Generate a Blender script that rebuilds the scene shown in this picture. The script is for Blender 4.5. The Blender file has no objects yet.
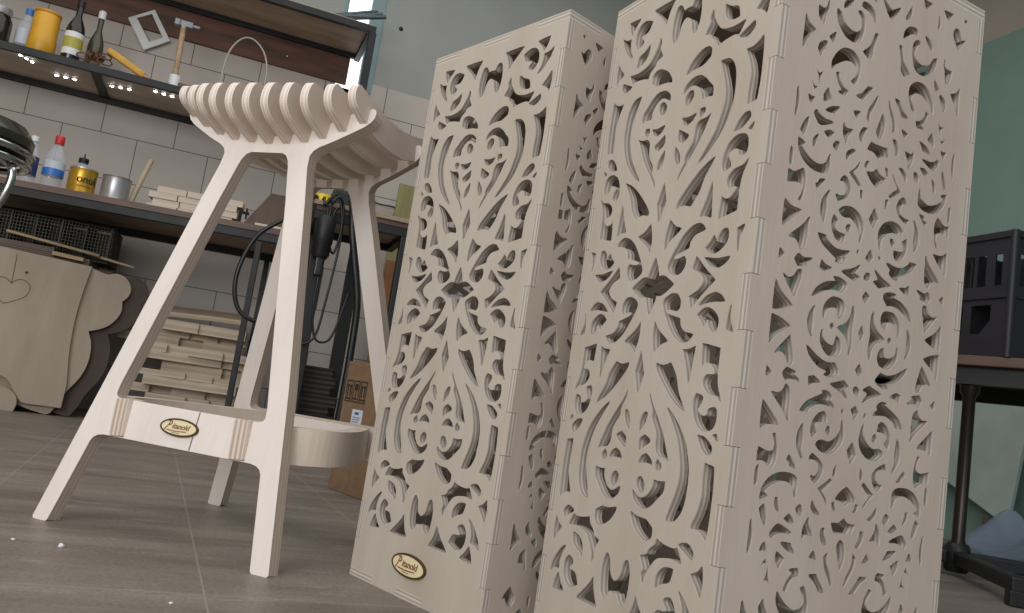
import bpy, bmesh, math, random
from mathutils import Vector, Matrix
random.seed(7)
C = bpy.context.scene.collection
sc = bpy.context.scene
PI = math.pi

# ------------------------------------------------------------------ camera
cam_d = bpy.data.cameras.new('camera'); cam = bpy.data.objects.new('camera', cam_d); C.objects.link(cam)
R_, U_, F_ = Vector((0.92287, -0.3553, 0.14856)), Vector((-0.18361, -0.06685, 0.98072)), Vector((0.33852, 0.93236, 0.12693))
cam.matrix_world = Matrix(((R_.x, U_.x, -F_.x, 0), (R_.y, U_.y, -F_.y, 0), (R_.z, U_.z, -F_.z, 0.29), (0, 0, 0, 1)))
cam_d.sensor_width = 36; cam_d.lens = 815 / 1024 * 36; cam_d.clip_start = 0.02
sc.camera = cam

# ------------------------------------------------------------------ light and exposure
wd = bpy.data.worlds.new('daylight'); sc.world = wd; wd.use_nodes = True
wd.node_tree.nodes['Background'].inputs[0].default_value = (0.60, 0.66, 0.74, 1)
wd.node_tree.nodes['Background'].inputs[1].default_value = 0.9
def area(name, loc, target, sx, sy, power, col):
    l = bpy.data.lights.new(name, 'AREA'); l.shape = 'RECTANGLE'; l.size = sx; l.size_y = sy; l.energy = power; l.color = col
    o = bpy.data.objects.new(name, l); C.objects.link(o); o.location = loc
    o.rotation_euler = (Vector(target) - Vector(loc)).to_track_quat('-Z', 'Y').to_euler()
    return o
area('window_daylight', (-2.3, -1.1, 1.7), (0.0, 1.6, 0.4), 1.8, 1.6, 66, (1.0, 0.985, 0.97))
area('doorway_daylight', (-1.0, -2.4, 1.5), (0.2, 2.0, 0.6), 2.2, 2.2, 36, (0.96, 0.98, 1.0))
area('skylight', (-0.2, 2.0, 3.08), (-0.2, 2.0, 0.0), 4.5, 3.6, 66, (0.97, 0.98, 1.0))  # unseen overhead fill, added to raise the ambient light
sc.view_settings.view_transform = 'Standard'; sc.view_settings.look = 'None'
sc.view_settings.gamma = 1; sc.view_settings.use_curve_mapping = False
sc.view_settings.exposure = 0.0

# ------------------------------------------------------------------ materials
def lin(c):
    return tuple(((v / 255) / 12.92 if v / 255 <= 0.04045 else ((v / 255 + 0.055) / 1.055) ** 2.4) for v in c) + (1,)
MATS = {}
def mat(name, col, rough=0.6, metal=0.0, noise=0.0, scale=(8, 8, 8), col2=None, trans=0.0, emit=None, spec=None, bump=0.0):
    if name in MATS: return MATS[name]
    m = bpy.data.materials.new(name); m.use_nodes = True; MATS[name] = m
    nt = m.node_tree; b = nt.nodes['Principled BSDF']
    b.inputs['Base Color'].default_value = lin(col); b.inputs['Roughness'].default_value = rough; b.inputs['Metallic'].default_value = metal
    if trans: b.inputs['Transmission Weight'].default_value = trans
    if spec is not None: b.inputs['Specular IOR Level'].default_value = spec
    if emit: b.inputs['Emission Color'].default_value = lin(col); b.inputs['Emission Strength'].default_value = emit
    tc = nt.nodes.new('ShaderNodeTexCoord'); mp = nt.nodes.new('ShaderNodeMapping'); nz = nt.nodes.new('ShaderNodeTexNoise')
    nz.inputs['Scale'].default_value = 1.0; nz.inputs['Detail'].default_value = 5
    mp.inputs['Scale'].default_value = scale
    nt.links.new(tc.outputs['Object'], mp.inputs[0]); nt.links.new(mp.outputs[0], nz.inputs['Vector'])
    mx = nt.nodes.new('ShaderNodeMix'); mx.data_type = 'RGBA'
    c2 = col2 or tuple(max(0, v * (1 - noise)) for v in col)
    mx.inputs[6].default_value = lin(col); mx.inputs[7].default_value = lin(c2)
    rp = nt.nodes.new('ShaderNodeMapRange'); rp.inputs[1].default_value = 0.35; rp.inputs[2].default_value = 0.65
    nt.links.new(nz.outputs[0], rp.inputs[0]); nt.links.new(rp.outputs[0], mx.inputs[0])
    nt.links.new(mx.outputs[2], b.inputs['Base Color'])
    if bump:
        bp = nt.nodes.new('ShaderNodeBump'); bp.inputs['Strength'].default_value = bump; bp.inputs['Distance'].default_value = 0.01
        nt.links.new(nz.outputs[0], bp.inputs['Height']); nt.links.new(bp.outputs[0], b.inputs['Normal'])
    return m
def plywood(name, face, grain, edge_l, edge_d, t, plies=7, gs=(9, 2.2)):
    """flat-sawn face grain along local Y; ply layers stacked along local Z show on the cut edges"""
    if name in MATS: return MATS[name]
    m = bpy.data.materials.new(name); m.use_nodes = True; MATS[name] = m
    nt = m.node_tree; N = nt.nodes; L = nt.links; b = N['Principled BSDF']; b.inputs['Roughness'].default_value = 0.62
    b.inputs['Specular IOR Level'].default_value = 0.25
    tc = N.new('ShaderNodeTexCoord'); sx = N.new('ShaderNodeSeparateXYZ'); L.new(tc.outputs['Object'], sx.inputs[0])
    mp = N.new('ShaderNodeMapping'); mp.inputs['Scale'].default_value = (gs[0], gs[1], 1); L.new(tc.outputs['Object'], mp.inputs[0])
    nz = N.new('ShaderNodeTexNoise'); nz.inputs['Scale'].default_value = 1; nz.inputs['Detail'].default_value = 6; nz.inputs['Distortion'].default_value = 0.8
    L.new(mp.outputs[0], nz.inputs['Vector'])
    mp2 = N.new('ShaderNodeMapping'); mp2.inputs['Scale'].default_value = (240, 14, 1); L.new(tc.outputs['Object'], mp2.inputs[0])
    nz2 = N.new('ShaderNodeTexNoise'); nz2.inputs['Scale'].default_value = 1; L.new(mp2.outputs[0], nz2.inputs['Vector'])
    ad = N.new('ShaderNodeMath'); ad.operation = 'MULTIPLY_ADD'; ad.inputs[1].default_value = 0.3; L.new(nz2.outputs[0], ad.inputs[0]); L.new(nz.outputs[0], ad.inputs[2])
    r = N.new('ShaderNodeMapRange'); r.inputs[1].default_value = 0.45; r.inputs[2].default_value = 0.85; L.new(ad.outputs[0], r.inputs[0])
    fm = N.new('ShaderNodeMix'); fm.data_type = 'RGBA'; fm.inputs[6].default_value = lin(face); fm.inputs[7].default_value = lin(grain); L.new(r.outputs[0], fm.inputs[0])
    # layers
    ms = N.new('ShaderNodeMath'); ms.operation = 'MULTIPLY'; ms.inputs[1].default_value = plies / t; L.new(sx.outputs[2], ms.inputs[0])
    fr = N.new('ShaderNodeMath'); fr.operation = 'PINGPONG'; fr.inputs[1].default_value = 1.0; L.new(ms.outputs[0], fr.inputs[0])
    er = N.new('ShaderNodeMapRange'); er.inputs[1].default_value = 0.35; er.inputs[2].default_value = 0.65; L.new(fr.outputs[0], er.inputs[0])
    em = N.new('ShaderNodeMix'); em.data_type = 'RGBA'; em.inputs[6].default_value = lin(edge_l); em.inputs[7].default_value = lin(edge_d); L.new(er.outputs[0], em.inputs[0])
    # edge or face from the object-space normal
    nv = N.new('ShaderNodeVectorTransform'); nv.vector_type = 'NORMAL'; nv.convert_from = 'WORLD'; nv.convert_to = 'OBJECT'
    ge = N.new('ShaderNodeNewGeometry'); L.new(ge.outputs['Normal'], nv.inputs[0])
    sn = N.new('ShaderNodeSeparateXYZ'); L.new(nv.outputs[0], sn.inputs[0])
    ab = N.new('ShaderNodeMath'); ab.operation = 'ABSOLUTE'; L.new(sn.outputs[2], ab.inputs[0])
    gt = N.new('ShaderNodeMath'); gt.operation = 'GREATER_THAN'; gt.inputs[1].default_value = 0.7; L.new(ab.outputs[0], gt.inputs[0])
    fx = N.new('ShaderNodeMix'); fx.data_type = 'RGBA'; L.new(gt.outputs[0], fx.inputs[0]); L.new(em.outputs[2], fx.inputs[6]); L.new(fm.outputs[2], fx.inputs[7])
    L.new(fx.outputs[2], b.inputs['Base Color'])
    return m
M_STOOL = plywood('birch_stool', (230, 221, 213), (219, 207, 197), (194, 179, 164), (180, 164, 149), 0.024, 6)  # edge layers darkened a little to carry the shade on the leg sides
M_SLAT = plywood('birch_slat', (214, 199, 186), (200, 183, 168), (236, 224, 212), (214, 197, 182), 0.015, 4)  # faces darker than rims: the fall of light is put into the colour
M_BOX = plywood('birch_box', (188, 179, 166), (177, 165, 149), (200, 193, 184), (164, 152, 138), 0.0115, 4)
M_BOX2 = plywood('birch_box_side', (190, 177, 164), (177, 162, 148), (196, 189, 180), (162, 150, 138), 0.0115, 4)
M_PLY = plywood('workshop_ply', (170, 157, 140), (158, 143, 124), (168, 152, 132), (134, 114, 92), 0.018, 5)
M_OFF = plywood('offcut_ply', (196, 176, 152), (176, 154, 130), (196, 180, 160), (180, 162, 140), 0.03, 2)
M_DARKPLY = plywood('dark_board', (96, 82, 72), (80, 68, 60), (120, 104, 90), (80, 68, 58), 0.012, 3)
M_STEEL = mat('dark_steel', (42, 42, 42), 0.5, 0.4, 0.3)
M_BENCH = mat('bench_board', (104, 78, 64), 0.5, 0, 0.3, (3, 14, 14))
M_BROWN = mat('brown_plank', (106, 68, 50), 0.55, 0, 0.35, (3, 14, 20))
M_BLACK = mat('black_plastic', (17, 17, 18), 0.5, 0, 0.2)
M_CRATE = mat('crate_plastic', (34, 32, 38), 0.5, 0, 0.15)
M_CHROME = mat('chrome', (200, 202, 204), 0.12, 1.0)
M_RUBBER = mat('black_hose', (22, 22, 23), 0.38, 0, 0.1)
M_CARD = mat('cardboard', (140, 112, 84), 0.8, 0, 0.12, (30, 4, 30))
M_WHITE = mat('white_plastic', (222, 222, 220), 0.45, 0, 0.05)
M_YELLOW = mat('yellow_tin', (214, 158, 36), 0.42, 0, 0.12)
M_GOLD = mat('gold_tin', (206, 160, 50), 0.28, 0.55, 0.15)
M_TIN = mat('grey_tin', (178, 176, 178), 0.3, 0.6, 0.06)
M_RED = mat('red_cap', (190, 40, 36), 0.4)
M_BLUE = mat('blue_label', (50, 110, 190), 0.4)
M_DARKGLASS = mat('dark_glass', (36, 34, 30), 0.12, 0, 0.2)
M_AMBER = mat('amber_jar', (96, 66, 44), 0.2, 0, 0.3)
M_CREAM = mat('cream_badge', (232, 216, 176), 0.4, 0, 0.05)
M_BADGERIM = mat('badge_rim', (84, 66, 34), 0.35, 0.3)
M_INK = mat('badge_ink', (118, 66, 22), 0.5)
M_PRINT = mat('print_black', (44, 36, 30), 0.7)
M_SEAM = mat('seam_dark', (120, 108, 100), 0.8)
M_WOOD = mat('pale_lath', (186, 158, 122), 0.6, 0, 0.2, (4, 40, 40))
M_REFLECTION = mat('led', (255, 255, 255), 0.4, emit=14.0)  # glow for the reflected spots under the shelf, not a lamp
M_WIRE = mat('wire_mesh', (74, 68, 50), 0.5, 0.3, 0.3)
def clear(name, col, rough=0.05, fac=0.3):
    if name in MATS: return MATS[name]
    m = bpy.data.materials.new(name); m.use_nodes = True; MATS[name] = m; nt = m.node_tree
    b = nt.nodes['Principled BSDF']; b.inputs['Base Color'].default_value = lin(col); b.inputs['Roughness'].default_value = rough
    tr = nt.nodes.new('ShaderNodeBsdfTransparent'); mx = nt.nodes.new('ShaderNodeMixShader'); mx.inputs[0].default_value = fac
    nt.links.new(tr.outputs[0], mx.inputs[1]); nt.links.new(b.outputs[0], mx.inputs[2]); nt.links.new(mx.outputs[0], nt.nodes['Material Output'].inputs[0])
    return m
M_CLEAR = clear('clear_plastic', (206, 214, 220)); M_BLUEFILM = clear('blue_film', (176, 190, 212), 0.25, 0.8)
# ------------------------------------------------------------------ helpers
def obj(name, me, m, parent=None, mw=None):
    o = bpy.data.objects.new(name, me); C.objects.link(o)
    if m and not me.materials: me.materials.append(m)
    if parent: o.parent = parent
    if mw is not None: o.matrix_local = mw
    return o
def tag(o, label=None, cat=None, group=None, kind=None):
    if label: o['label'] = label
    if cat: o['category'] = cat
    if group: o['group'] = group
    if kind: o['kind'] = kind
    return o
def empty(name, loc, rz=0.0, label=None, cat=None, group=None):
    o = bpy.data.objects.new(name, None); C.objects.link(o); o.location = loc; o.rotation_euler = (0, 0, rz); o.empty_display_size = 0.05
    bpy.context.view_layer.update()
    return tag(o, label, cat, group)
def bm_mesh(bm, name='mesh', smooth=False):
    bmesh.ops.recalc_face_normals(bm, faces=bm.faces)
    me = bpy.data.meshes.new(name); bm.to_mesh(me); bm.free()
    if smooth:
        for p in me.polygons: p.use_smooth = True
        me.set_sharp_from_angle(angle=math.radians(40))
    return me
def box(bm, lo, hi, mw=None, bev=0.0):
    r = bmesh.ops.create_cube(bm, size=1.0); v = r['verts']
    for x in v: x.co = Vector([(lo[i] + hi[i]) / 2 + x.co[i] * (hi[i] - lo[i]) for i in range(3)])
    if bev:
        es = list({e for x in v for e in x.link_edges})
        g = bmesh.ops.bevel(bm, geom=es, offset=bev, segments=2, affect='EDGES', profile=0.6)
        v = list({x for f in g['faces'] for x in f.verts} | {x for x in v if x.is_valid})
    if mw is not None:
        bmesh.ops.transform(bm, matrix=mw, verts=v)
    return v
def boxes(L, bev=0.0):
    bm = bmesh.new()
    for lo, hi in L: box(bm, lo, hi, None, bev)
    return bm_mesh(bm)
def lathe(prof, seg=28, cap=True):
    bm = bmesh.new(); rings = []
    for r, z in prof: rings.append([bm.verts.new((r * math.cos(2 * PI * k / seg), r * math.sin(2 * PI * k / seg), z)) for k in range(seg)])
    for a, b in zip(rings, rings[1:]):
        for k in range(seg): bm.faces.new((a[k], a[(k + 1) % seg], b[(k + 1) % seg], b[k]))
    if cap:
        bm.faces.new(rings[0]); bm.faces.new(rings[-1])
    return bm_mesh(bm, smooth=True)
def spline_pts(P, n=8, closed=False):
    P = [Vector(p) for p in P]; out = []; m = len(P)
    for i in range(m if closed else m - 1):
        p1, p2 = P[i], P[(i + 1) % m]
        p0 = P[i - 1] if (closed or i > 0) else p1 * 2 - p2
        p3 = P[(i + 2) % m] if (closed or i + 2 < m) else p2 * 2 - p1
        for k in range(n):
            t = k / n
            out.append(0.5 * ((2 * p1) + (p2 - p0) * t + (2 * p0 - 5 * p1 + 4 * p2 - p3) * t * t + (3 * p1 - p0 - 3 * p2 + p3) * t ** 3))
    if not closed: out.append(P[-1])
    return out
def tube(bm, P, r, seg=10, closed=False):
    n = len(P); rings = []; up = Vector((0.13, 0.27, 0.95)); prev = None
    for i in range(n):
        a = P[(i - 1) % n] if (closed or i > 0) else P[i]; b = P[(i + 1) % n] if (closed or i < n - 1) else P[i]
        d = (b - a).normalized()
        s = (prev - d * prev.dot(d)) if prev is not None else d.cross(up)
        if s.length < 1e-6: s = d.cross(Vector((1, 0, 0)))
        s.normalize(); prev = s; q = d.cross(s)
        rings.append([bm.verts.new(P[i] + (s * math.cos(2 * PI * k / seg) + q * math.sin(2 * PI * k / seg)) * r) for k in range(seg)])
    for i in range(n if closed else n - 1):
        a, b = rings[i], rings[(i + 1) % n]
        for k in range(seg): bm.faces.new((a[k], a[(k + 1) % seg], b[(k + 1) % seg], b[k]))
    if not closed: bm.faces.new(rings[0]); bm.faces.new(rings[-1])
def tube_mesh(P, r, smooth_n=8, closed=False, seg=10):
    bm = bmesh.new(); tube(bm, spline_pts(P, smooth_n, closed), r, seg, closed); return bm_mesh(bm, smooth=True)
def plate(outer, holes, t, name='plate'):
    """a flat board: 2D outline with cut-outs, front face at local z = 0, back at z = -t"""
    cu = bpy.data.curves.new(name, 'CURVE'); cu.dimensions = '2D'; cu.fill_mode = 'BOTH'; cu.extrude = t / 2; cu.resolution_u = 1
    for poly in [outer] + holes:
        s = cu.splines.new('POLY'); s.points.add(len(poly) - 1); s.use_cyclic_u = True
        for p, q in zip(s.points, poly): p.co = (q[0], q[1], 0, 1)
    o = bpy.data.objects.new(name, cu); C.objects.link(o)
    dg = bpy.context.evaluated_depsgraph_get(); dg.update()
    me = bpy.data.meshes.new_from_object(o.evaluated_get(dg), depsgraph=dg)
    C.objects.unlink(o); bpy.data.objects.remove(o); bpy.data.curves.remove(cu)
    for v in me.vertices: v.co.z -= t / 2
    for p in me.polygons: p.use_smooth = False
    bm = bmesh.new(); bm.from_mesh(me); bmesh.ops.remove_doubles(bm, verts=bm.verts, dist=1e-5); bm.to_mesh(me); bm.free()
    me.name = name
    return me
def frame(o, x, y):
    """local matrix: origin o, local X along x, local Y along y"""
    x = Vector(x).normalized(); y = Vector(y).normalized(); z = x.cross(y); o = Vector(o)
    return Matrix(((x.x, y.x, z.x, o.x), (x.y, y.y, z.y, o.y), (x.z, y.z, z.z, o.z), (0, 0, 0, 1)))
def smooth_poly(pts, n=4, closed=True):
    """Catmull-Rom through points; a point with a third value 1 is a sharp corner"""
    P = [Vector((p[0], p[1])) for p in pts]; c = [len(p) > 2 and p[2] for p in pts]; m = len(P); out = []
    for i in range(m if closed else m - 1):
        j = (i + 1) % m
        p1, p2 = P[i], P[j]
        p0 = p1 - (p2 - p1) * 0.5 if c[i] else P[i - 1]
        p3 = p2 + (p2 - p1) * 0.5 if c[j] else P[(j + 1) % m]
        k_ = n if (p2 - p1).length > 0.004 else max(2, n - 1)
        for k in range(k_):
            t = k / k_
            q = 0.5 * ((2 * p1) + (p2 - p0) * t + (2 * p0 - 5 * p1 + 4 * p2 - p3) * t * t + (3 * p1 - p0 - 3 * p2 + p3) * t ** 3)
            out.append((q.x, q.y))
    return out
def txt_mesh(s, size, shear=0.0, depth=0.0006, bold=0.0):
    cu = bpy.data.curves.new('lettering', 'FONT'); cu.body = s; cu.size = size; cu.shear = shear; cu.extrude = depth; cu.offset = bold
    cu.align_x = 'CENTER'; cu.align_y = 'CENTER'
    o = bpy.data.objects.new('lettering', cu); C.objects.link(o)
    dg = bpy.context.evaluated_depsgraph_get(); dg.update()
    me = bpy.data.meshes.new_from_object(o.evaluated_get(dg), depsgraph=dg)
    C.objects.unlink(o); bpy.data.objects.remove(o); bpy.data.curves.remove(cu); me.materials.clear()
    return me
def stroke(bm, pts, wdt, z0=0.0, z1=0.0008, n=6):
    P = spline_pts([(x, y, 0) for x, y in pts], n); L = []; Rr = []
    for i, p in enumerate(P):
        d = (P[min(i + 1, len(P) - 1)] - P[max(i - 1, 0)]).normalized(); nrm = Vector((-d.y, d.x, 0)) * wdt / 2
        L.append((p + nrm)); Rr.append((p - nrm))
    for z in (z0, z1):
        pass
    va = [[bm.verts.new((q.x, q.y, z)) for q in side] for side in (L, Rr) for z in (z0, z1)]
    for i in range(len(P) - 1):
        bm.faces.new((va[1][i], va[1][i + 1], va[3][i + 1], va[3][i])); bm.faces.new((va[0][i], va[0][i + 1], va[1][i + 1], va[1][i]))
        bm.faces.new((va[2][i], va[2][i + 1], va[3][i + 1], va[3][i]))
# ------------------------------------------------------------------ fretwork patterns (panel coordinates, tenths of a millimetre; c = sharp corner)
FRONT_HOLES='''- 909,8332c 1329,8329c 1254,8217 1209,8094 1202,8031c 1134,8123 1022,8231
- 351,8356c 601,8333c 518,8259 441,8153c 386,8251
- 887,8187c 815,8079 690,8062 678,8018 734,7957 679,7914 613,7916 550,8008 556,8132 625,8219 738,8243
- 234,8162c 326,8108 432,8092c 428,8009 463,7898 529,7799c 425,7869 303,8010
- 903,7857c 893,7752 828,7665 740,7626 645,7620c 662,7693 692,7751 801,7790
- 532,7532c 721,7514 913,7555 1008,7644 1085,7765 1113,7875c 1149,7796 1134,7722 1207,7604c 1104,7573 1066,7512 987,7451 960,7379c 828,7413 687,7423 616,7403c
- 386,7464c 491,7416 602,7366c 542,7337 454,7331 373,7401
- 209,7790c 282,7695 370,7607c 277,7562 217,7493c 196,7644
- 1062,7282c 1064,7374 1136,7417 1237,7404 1369,7330 1456,7226 1471,7177c 1354,7208 1236,7216 1175,7221
- 219,7239c 289,7184 376,7153 459,7158c 386,7012 345,6843 357,6660 354,6503c 217,6526c 200,6767 205,7046
- 861,7155c 817,7045 756,6888 718,6737 724,6588 770,6431 834,6284 952,6117 1065,5979c 947,6054 788,6203 678,6358 596,6578 583,6784 613,6993 714,7128
- 943,6773c 958,6874 1029,6947 1114,7030 1221,7090 1360,7082 1465,7012 1487,6937c 1355,7007 1243,6981 1166,6904 1139,6840 1135,6782c 1038,6788
- 1356,6935 1425,6877 1421,6803 1358,6781 1297,6842 1296,6913
- 1194,6619c 1316,6601 1448,6619c 1403,6555 1324,6517c 1247,6555
- 1478,6483c 1477,6374 1384,6314c 1286,6367 1372,6423
- 1138,6658c 1147,6605 1110,6543c 1036,6606 1055,6660
- 922,6557c 1013,6520 1116,6511 1181,6442 1203,6272 1305,6122 1316,6027 1389,5901 1400,5817c 1324,5943 1202,6093 1078,6259 1000,6405
- 1509,6281c 1507,6167 1451,6068 1393,6067c 1420,6173
o 1587,5859c 1661,5625c 1561,5364c 1493,5605c
- 766,6003c 956,5909 1154,5747 1321,5570 1345,5499c 1222,5523 1087,5493c 973,5637 906,5802
- 762,5721c 829,5516 910,5345c 805,5339 715,5305c 733,5465
- 288,6330 297,6395 365,6400 447,6339 515,6237c 399,6251
- 211,6264c 286,6214c 238,6200c
- 286,5948 276,6086 340,6159 464,6165 569,6099 625,5989 638,5874 603,5807c 507,5836 524,5907 565,5973 496,6030 417,6027 388,5958
- 226,5875c 305,5808 438,5780 527,5692 489,5612 378,5601 381,5541 454,5470 533,5473 581,5506c 602,5274c 328,5327c 328,5521 308,5699
- 778,5176c 868,5248 996,5239 1140,5147 1249,5011 1319,4905 1366,4804 1324,4747 1224,4704c 1131,4713 1065,4780 1058,4855 1091,4896c 1217,4872 1294,4886c 1243,4937 1136,4970 1027,4998c 1010,5072 932,5144
- 1201,5239c 1312,5274 1428,5369c 1477,5181 1474,5012c 1384,5119
- 407,5038 426,5128 494,5130 547,5070 569,5005c 626,5085c 683,5011 743,4960c 653,4901 558,4899 453,4961
- 343,4826c 528,4817 742,4851c 630,4764 493,4729c 403,4768
h 530,4623c 688,4708 875,4878c 919,4751c 779,4689 714,4615
- 169,5149c 278,5117c 267,4992 237,4854c 239,5007
ha 1216,4603c 1394,4693 1505,4697c 1544,4801 1576,4938c
a 1602,7981c 1549,7950 1502,7873 1486,7788 1446,7719 1401,7709c 1354,7830 1351,7994 1381,8141 1437,8183 1496,8149 1539,8083 1579,8088c'''
SIDE_HOLES='''- 357,7530c 422,7447 516,7408c 426,7295 358,7158c 355,7243 359,7391
- 529,7690c 603,7681 652,7716 670,7805c 681,7727 653,7648 632,7512c 555,7571
- 906,7810c 916,7872 982,7936 1051,7958c 991,7875
- 811,7756c 816,7682 873,7580 988,7491 1149,7487 1222,7582 1247,7703 1233,7810 1174,7858 1128,7845c 1183,7792 1205,7702 1194,7645 1134,7595 1050,7587 940,7632 871,7730c
- 1181,7945 1214,7986 1323,7971 1401,7901 1424,7804c 1369,7847 1293,7910 1203,7925
- 1431,7686c 1478,7696c 1423,7528 1417,7428 1368,7362c 1264,7416c 1374,7525
- 808,7067c 812,7163 887,7284 988,7357 1119,7359 1220,7290 1245,7202 1222,7098 1172,7004c 1125,7022c 1193,7102 1198,7173 1127,7238 1014,7236 903,7168
- 732,7406c 822,7486c 814,7408 794,7360c
- 584,7218c 605,7286 679,7333 708,7319 673,7250 644,7199 631,7143c
- 574,7001c 634,6959 694,6999c 667,6910 637,6813c 626,6923
- 535,6846c 594,6799 633,6803c 602,6745c 570,6785
- 515,6675c 561,6663 604,6670c 570,6600c 541,6617
- 351,6726c 384,6619 384,6502 352,6369c 352,6544
- 795,6835c 819,6793 853,6744c 745,6680c 741,6748
- 888,7038c 923,7056c 952,6978 1017,6911 1085,6893c 1061,6838 1005,6837 945,6845c 996,6877 935,6945
- 1213,6887c 1310,6939 1392,7041c 1468,7052c 1385,6956 1328,6880c
- 1573,7003c 1531,6879 1469,6763 1465,6651c 1421,6693c 1445,6796 1509,6899
- 786,6583c 868,6642 990,6680c 943,6625 929,6592c
- 627,6510 658,6541 698,6509 782,6482 926,6486c 824,6442 721,6410 661,6458
- 550,6436c 550,6371 528,6286 501,6229c 452,6270c 498,6369
- 802,6343c 869,6376 942,6372c 862,6301c
- 1210,6702c 1311,6727c 1256,6642c
- 1076,6532c 1120,6479 1221,6489c 1159,6396 1144,6305c 1083,6414
- 1341,6416c 1336,6476 1382,6558 1442,6569c 1393,6479 1384,6406c
o 1673,6815c 1722,6702 1692,6555 1629,6519c 1595,6581 1633,6703
- 440,6173c 459,6069 539,5964 670,5903 812,5897 905,5929 929,5982 921,6072 922,6131c 888,6056 867,6010 784,5968 677,5977 564,6035 493,6105 539,6144c
- 652,6149c 658,6231 720,6289c 695,6216 683,6158c
- 348,6043c 379,6008 376,5851c 347,5896
- 349,5802c 435,5793 554,5865c 596,5786 597,5658 560,5523c 526,5525c 566,5599 554,5685 482,5710 350,5679c
- 952,6239 991,6287 1041,6281 1017,6205 980,6205
- 1168,6139c 1167,6208 1233,6267 1293,6271c 1223,6211
- 1229,6005c 1323,6091 1386,6186c 1376,6120 1303,6032 1368,5970 1433,5913c 1399,5884c 1305,5953
a 1654,6427c 1586,6427 1527,6434c 1481,6346c 1574,6345 1624,6317 1676,6291c
a 1652,6156c 1591,6102 1507,6088c 1564,6023 1640,5959c
- 1461,6141c 1482,6197 1523,6208c 1502,6168 1495,6129c
- 753,5751c 794,5775 806,5811 883,5832c 830,5772 776,5712c
- 976,5746c 937,5644 944,5529 926,5369c 876,5447 862,5547 892,5645
- 1110,5889c 1166,5948 1237,5908 1278,5812 1241,5743 1165,5693 1097,5662c 1062,5716c 1127,5709 1204,5746 1215,5835 1165,5895
- 1425,5862c 1467,5859 1479,5809 1471,5732c 1430,5796
- 346,5482c 446,5426 583,5422c 493,5337 344,5206c 340,5349
- 718,5386c 706,5287 707,5161 688,5055 630,5007c 596,5072 534,5114 445,5109c 540,5190 639,5277
- 1138,5562c 1213,5614 1341,5627 1471,5566 1536,5436 1490,5253c 1478,5382 1409,5471 1318,5522 1227,5512 1161,5529
- 1066,5492c 1136,5444c 1105,5371 1145,5322 1265,5312c 1255,5250 1205,5213 1118,5251 1058,5334 1044,5421
- 1259,5395c 1290,5432 1335,5427 1321,5371 1287,5350c
- 862,5238c 977,5237c 1020,5183 1135,5132 1244,5131 1370,5153c 1287,5088 1302,5046 1235,4999 1154,5000c 1168,5029 1033,5096 936,5150
- 1469,5175c 1498,5195c 1482,5149c
o 1680,5712c 1752,5609c 1682,5484c 1613,5574c
o 1678,5236c 1727,5160c 1678,5096c 1616,5136c
- 566,4895c 616,4957 689,4929 824,4953c 744,4903 750,4864c 617,4838c
- 347,4958c 412,4917c 345,4865c
- 953,4965c 1021,4926 1112,4914c 1012,4867c 939,4883c
- 1262,4911c 1423,4966 1547,5041c 1474,4937 1544,4900c 1457,4853c 1351,4885
- 425,4713c 496,4679 576,4708 625,4781 674,4791 690,4738 657,4619 618,4503c 524,4604
- 338,4627c 437,4512 603,4410c 476,4361 336,4331c
- 862,4563c 926,4662 1055,4746 1193,4781 1154,4827c 1259,4827 1366,4778 1297,4684c 1187,4700 1049,4664
- 1067,4349c 1047,4433 1070,4514 1148,4593 1235,4610 1329,4590 1366,4520 1341,4438 1283,4402c 1263,4475 1231,4513 1144,4496 1081,4440
h 841,4309c 864,4392 927,4473c 910,4407 913,4325c
h 1511,4335c 1525,4473 1491,4583c 1467,4449 1398,4357 1284,4294c
h 1171,4305c 1200,4325 1230,4316c
o 1617,4915 1652,4966 1702,4964 1711,4926 1658,4891
o 1667,4761c 1729,4719c 1674,4638c 1624,4700c
ha 1620,4322c 1672,4384c
- 1124,8389c 984,8391c 1080,8295c
- 755,8395c 589,8405c 677,8304c
- 367,8396 347,8414 323,8407 343,8385
- 1325,8224c 1322,8123 1405,8041c 1399,8079
- 832,8306c 805,8181 842,8130c
- 542,8127 551,8192 508,8245 448,8234 385,8137c 330,8150c 454,7999c 502,8073
a 1661,7951c 1588,8014 1505,8143c 1587,8093 1653,8056'''

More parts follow.
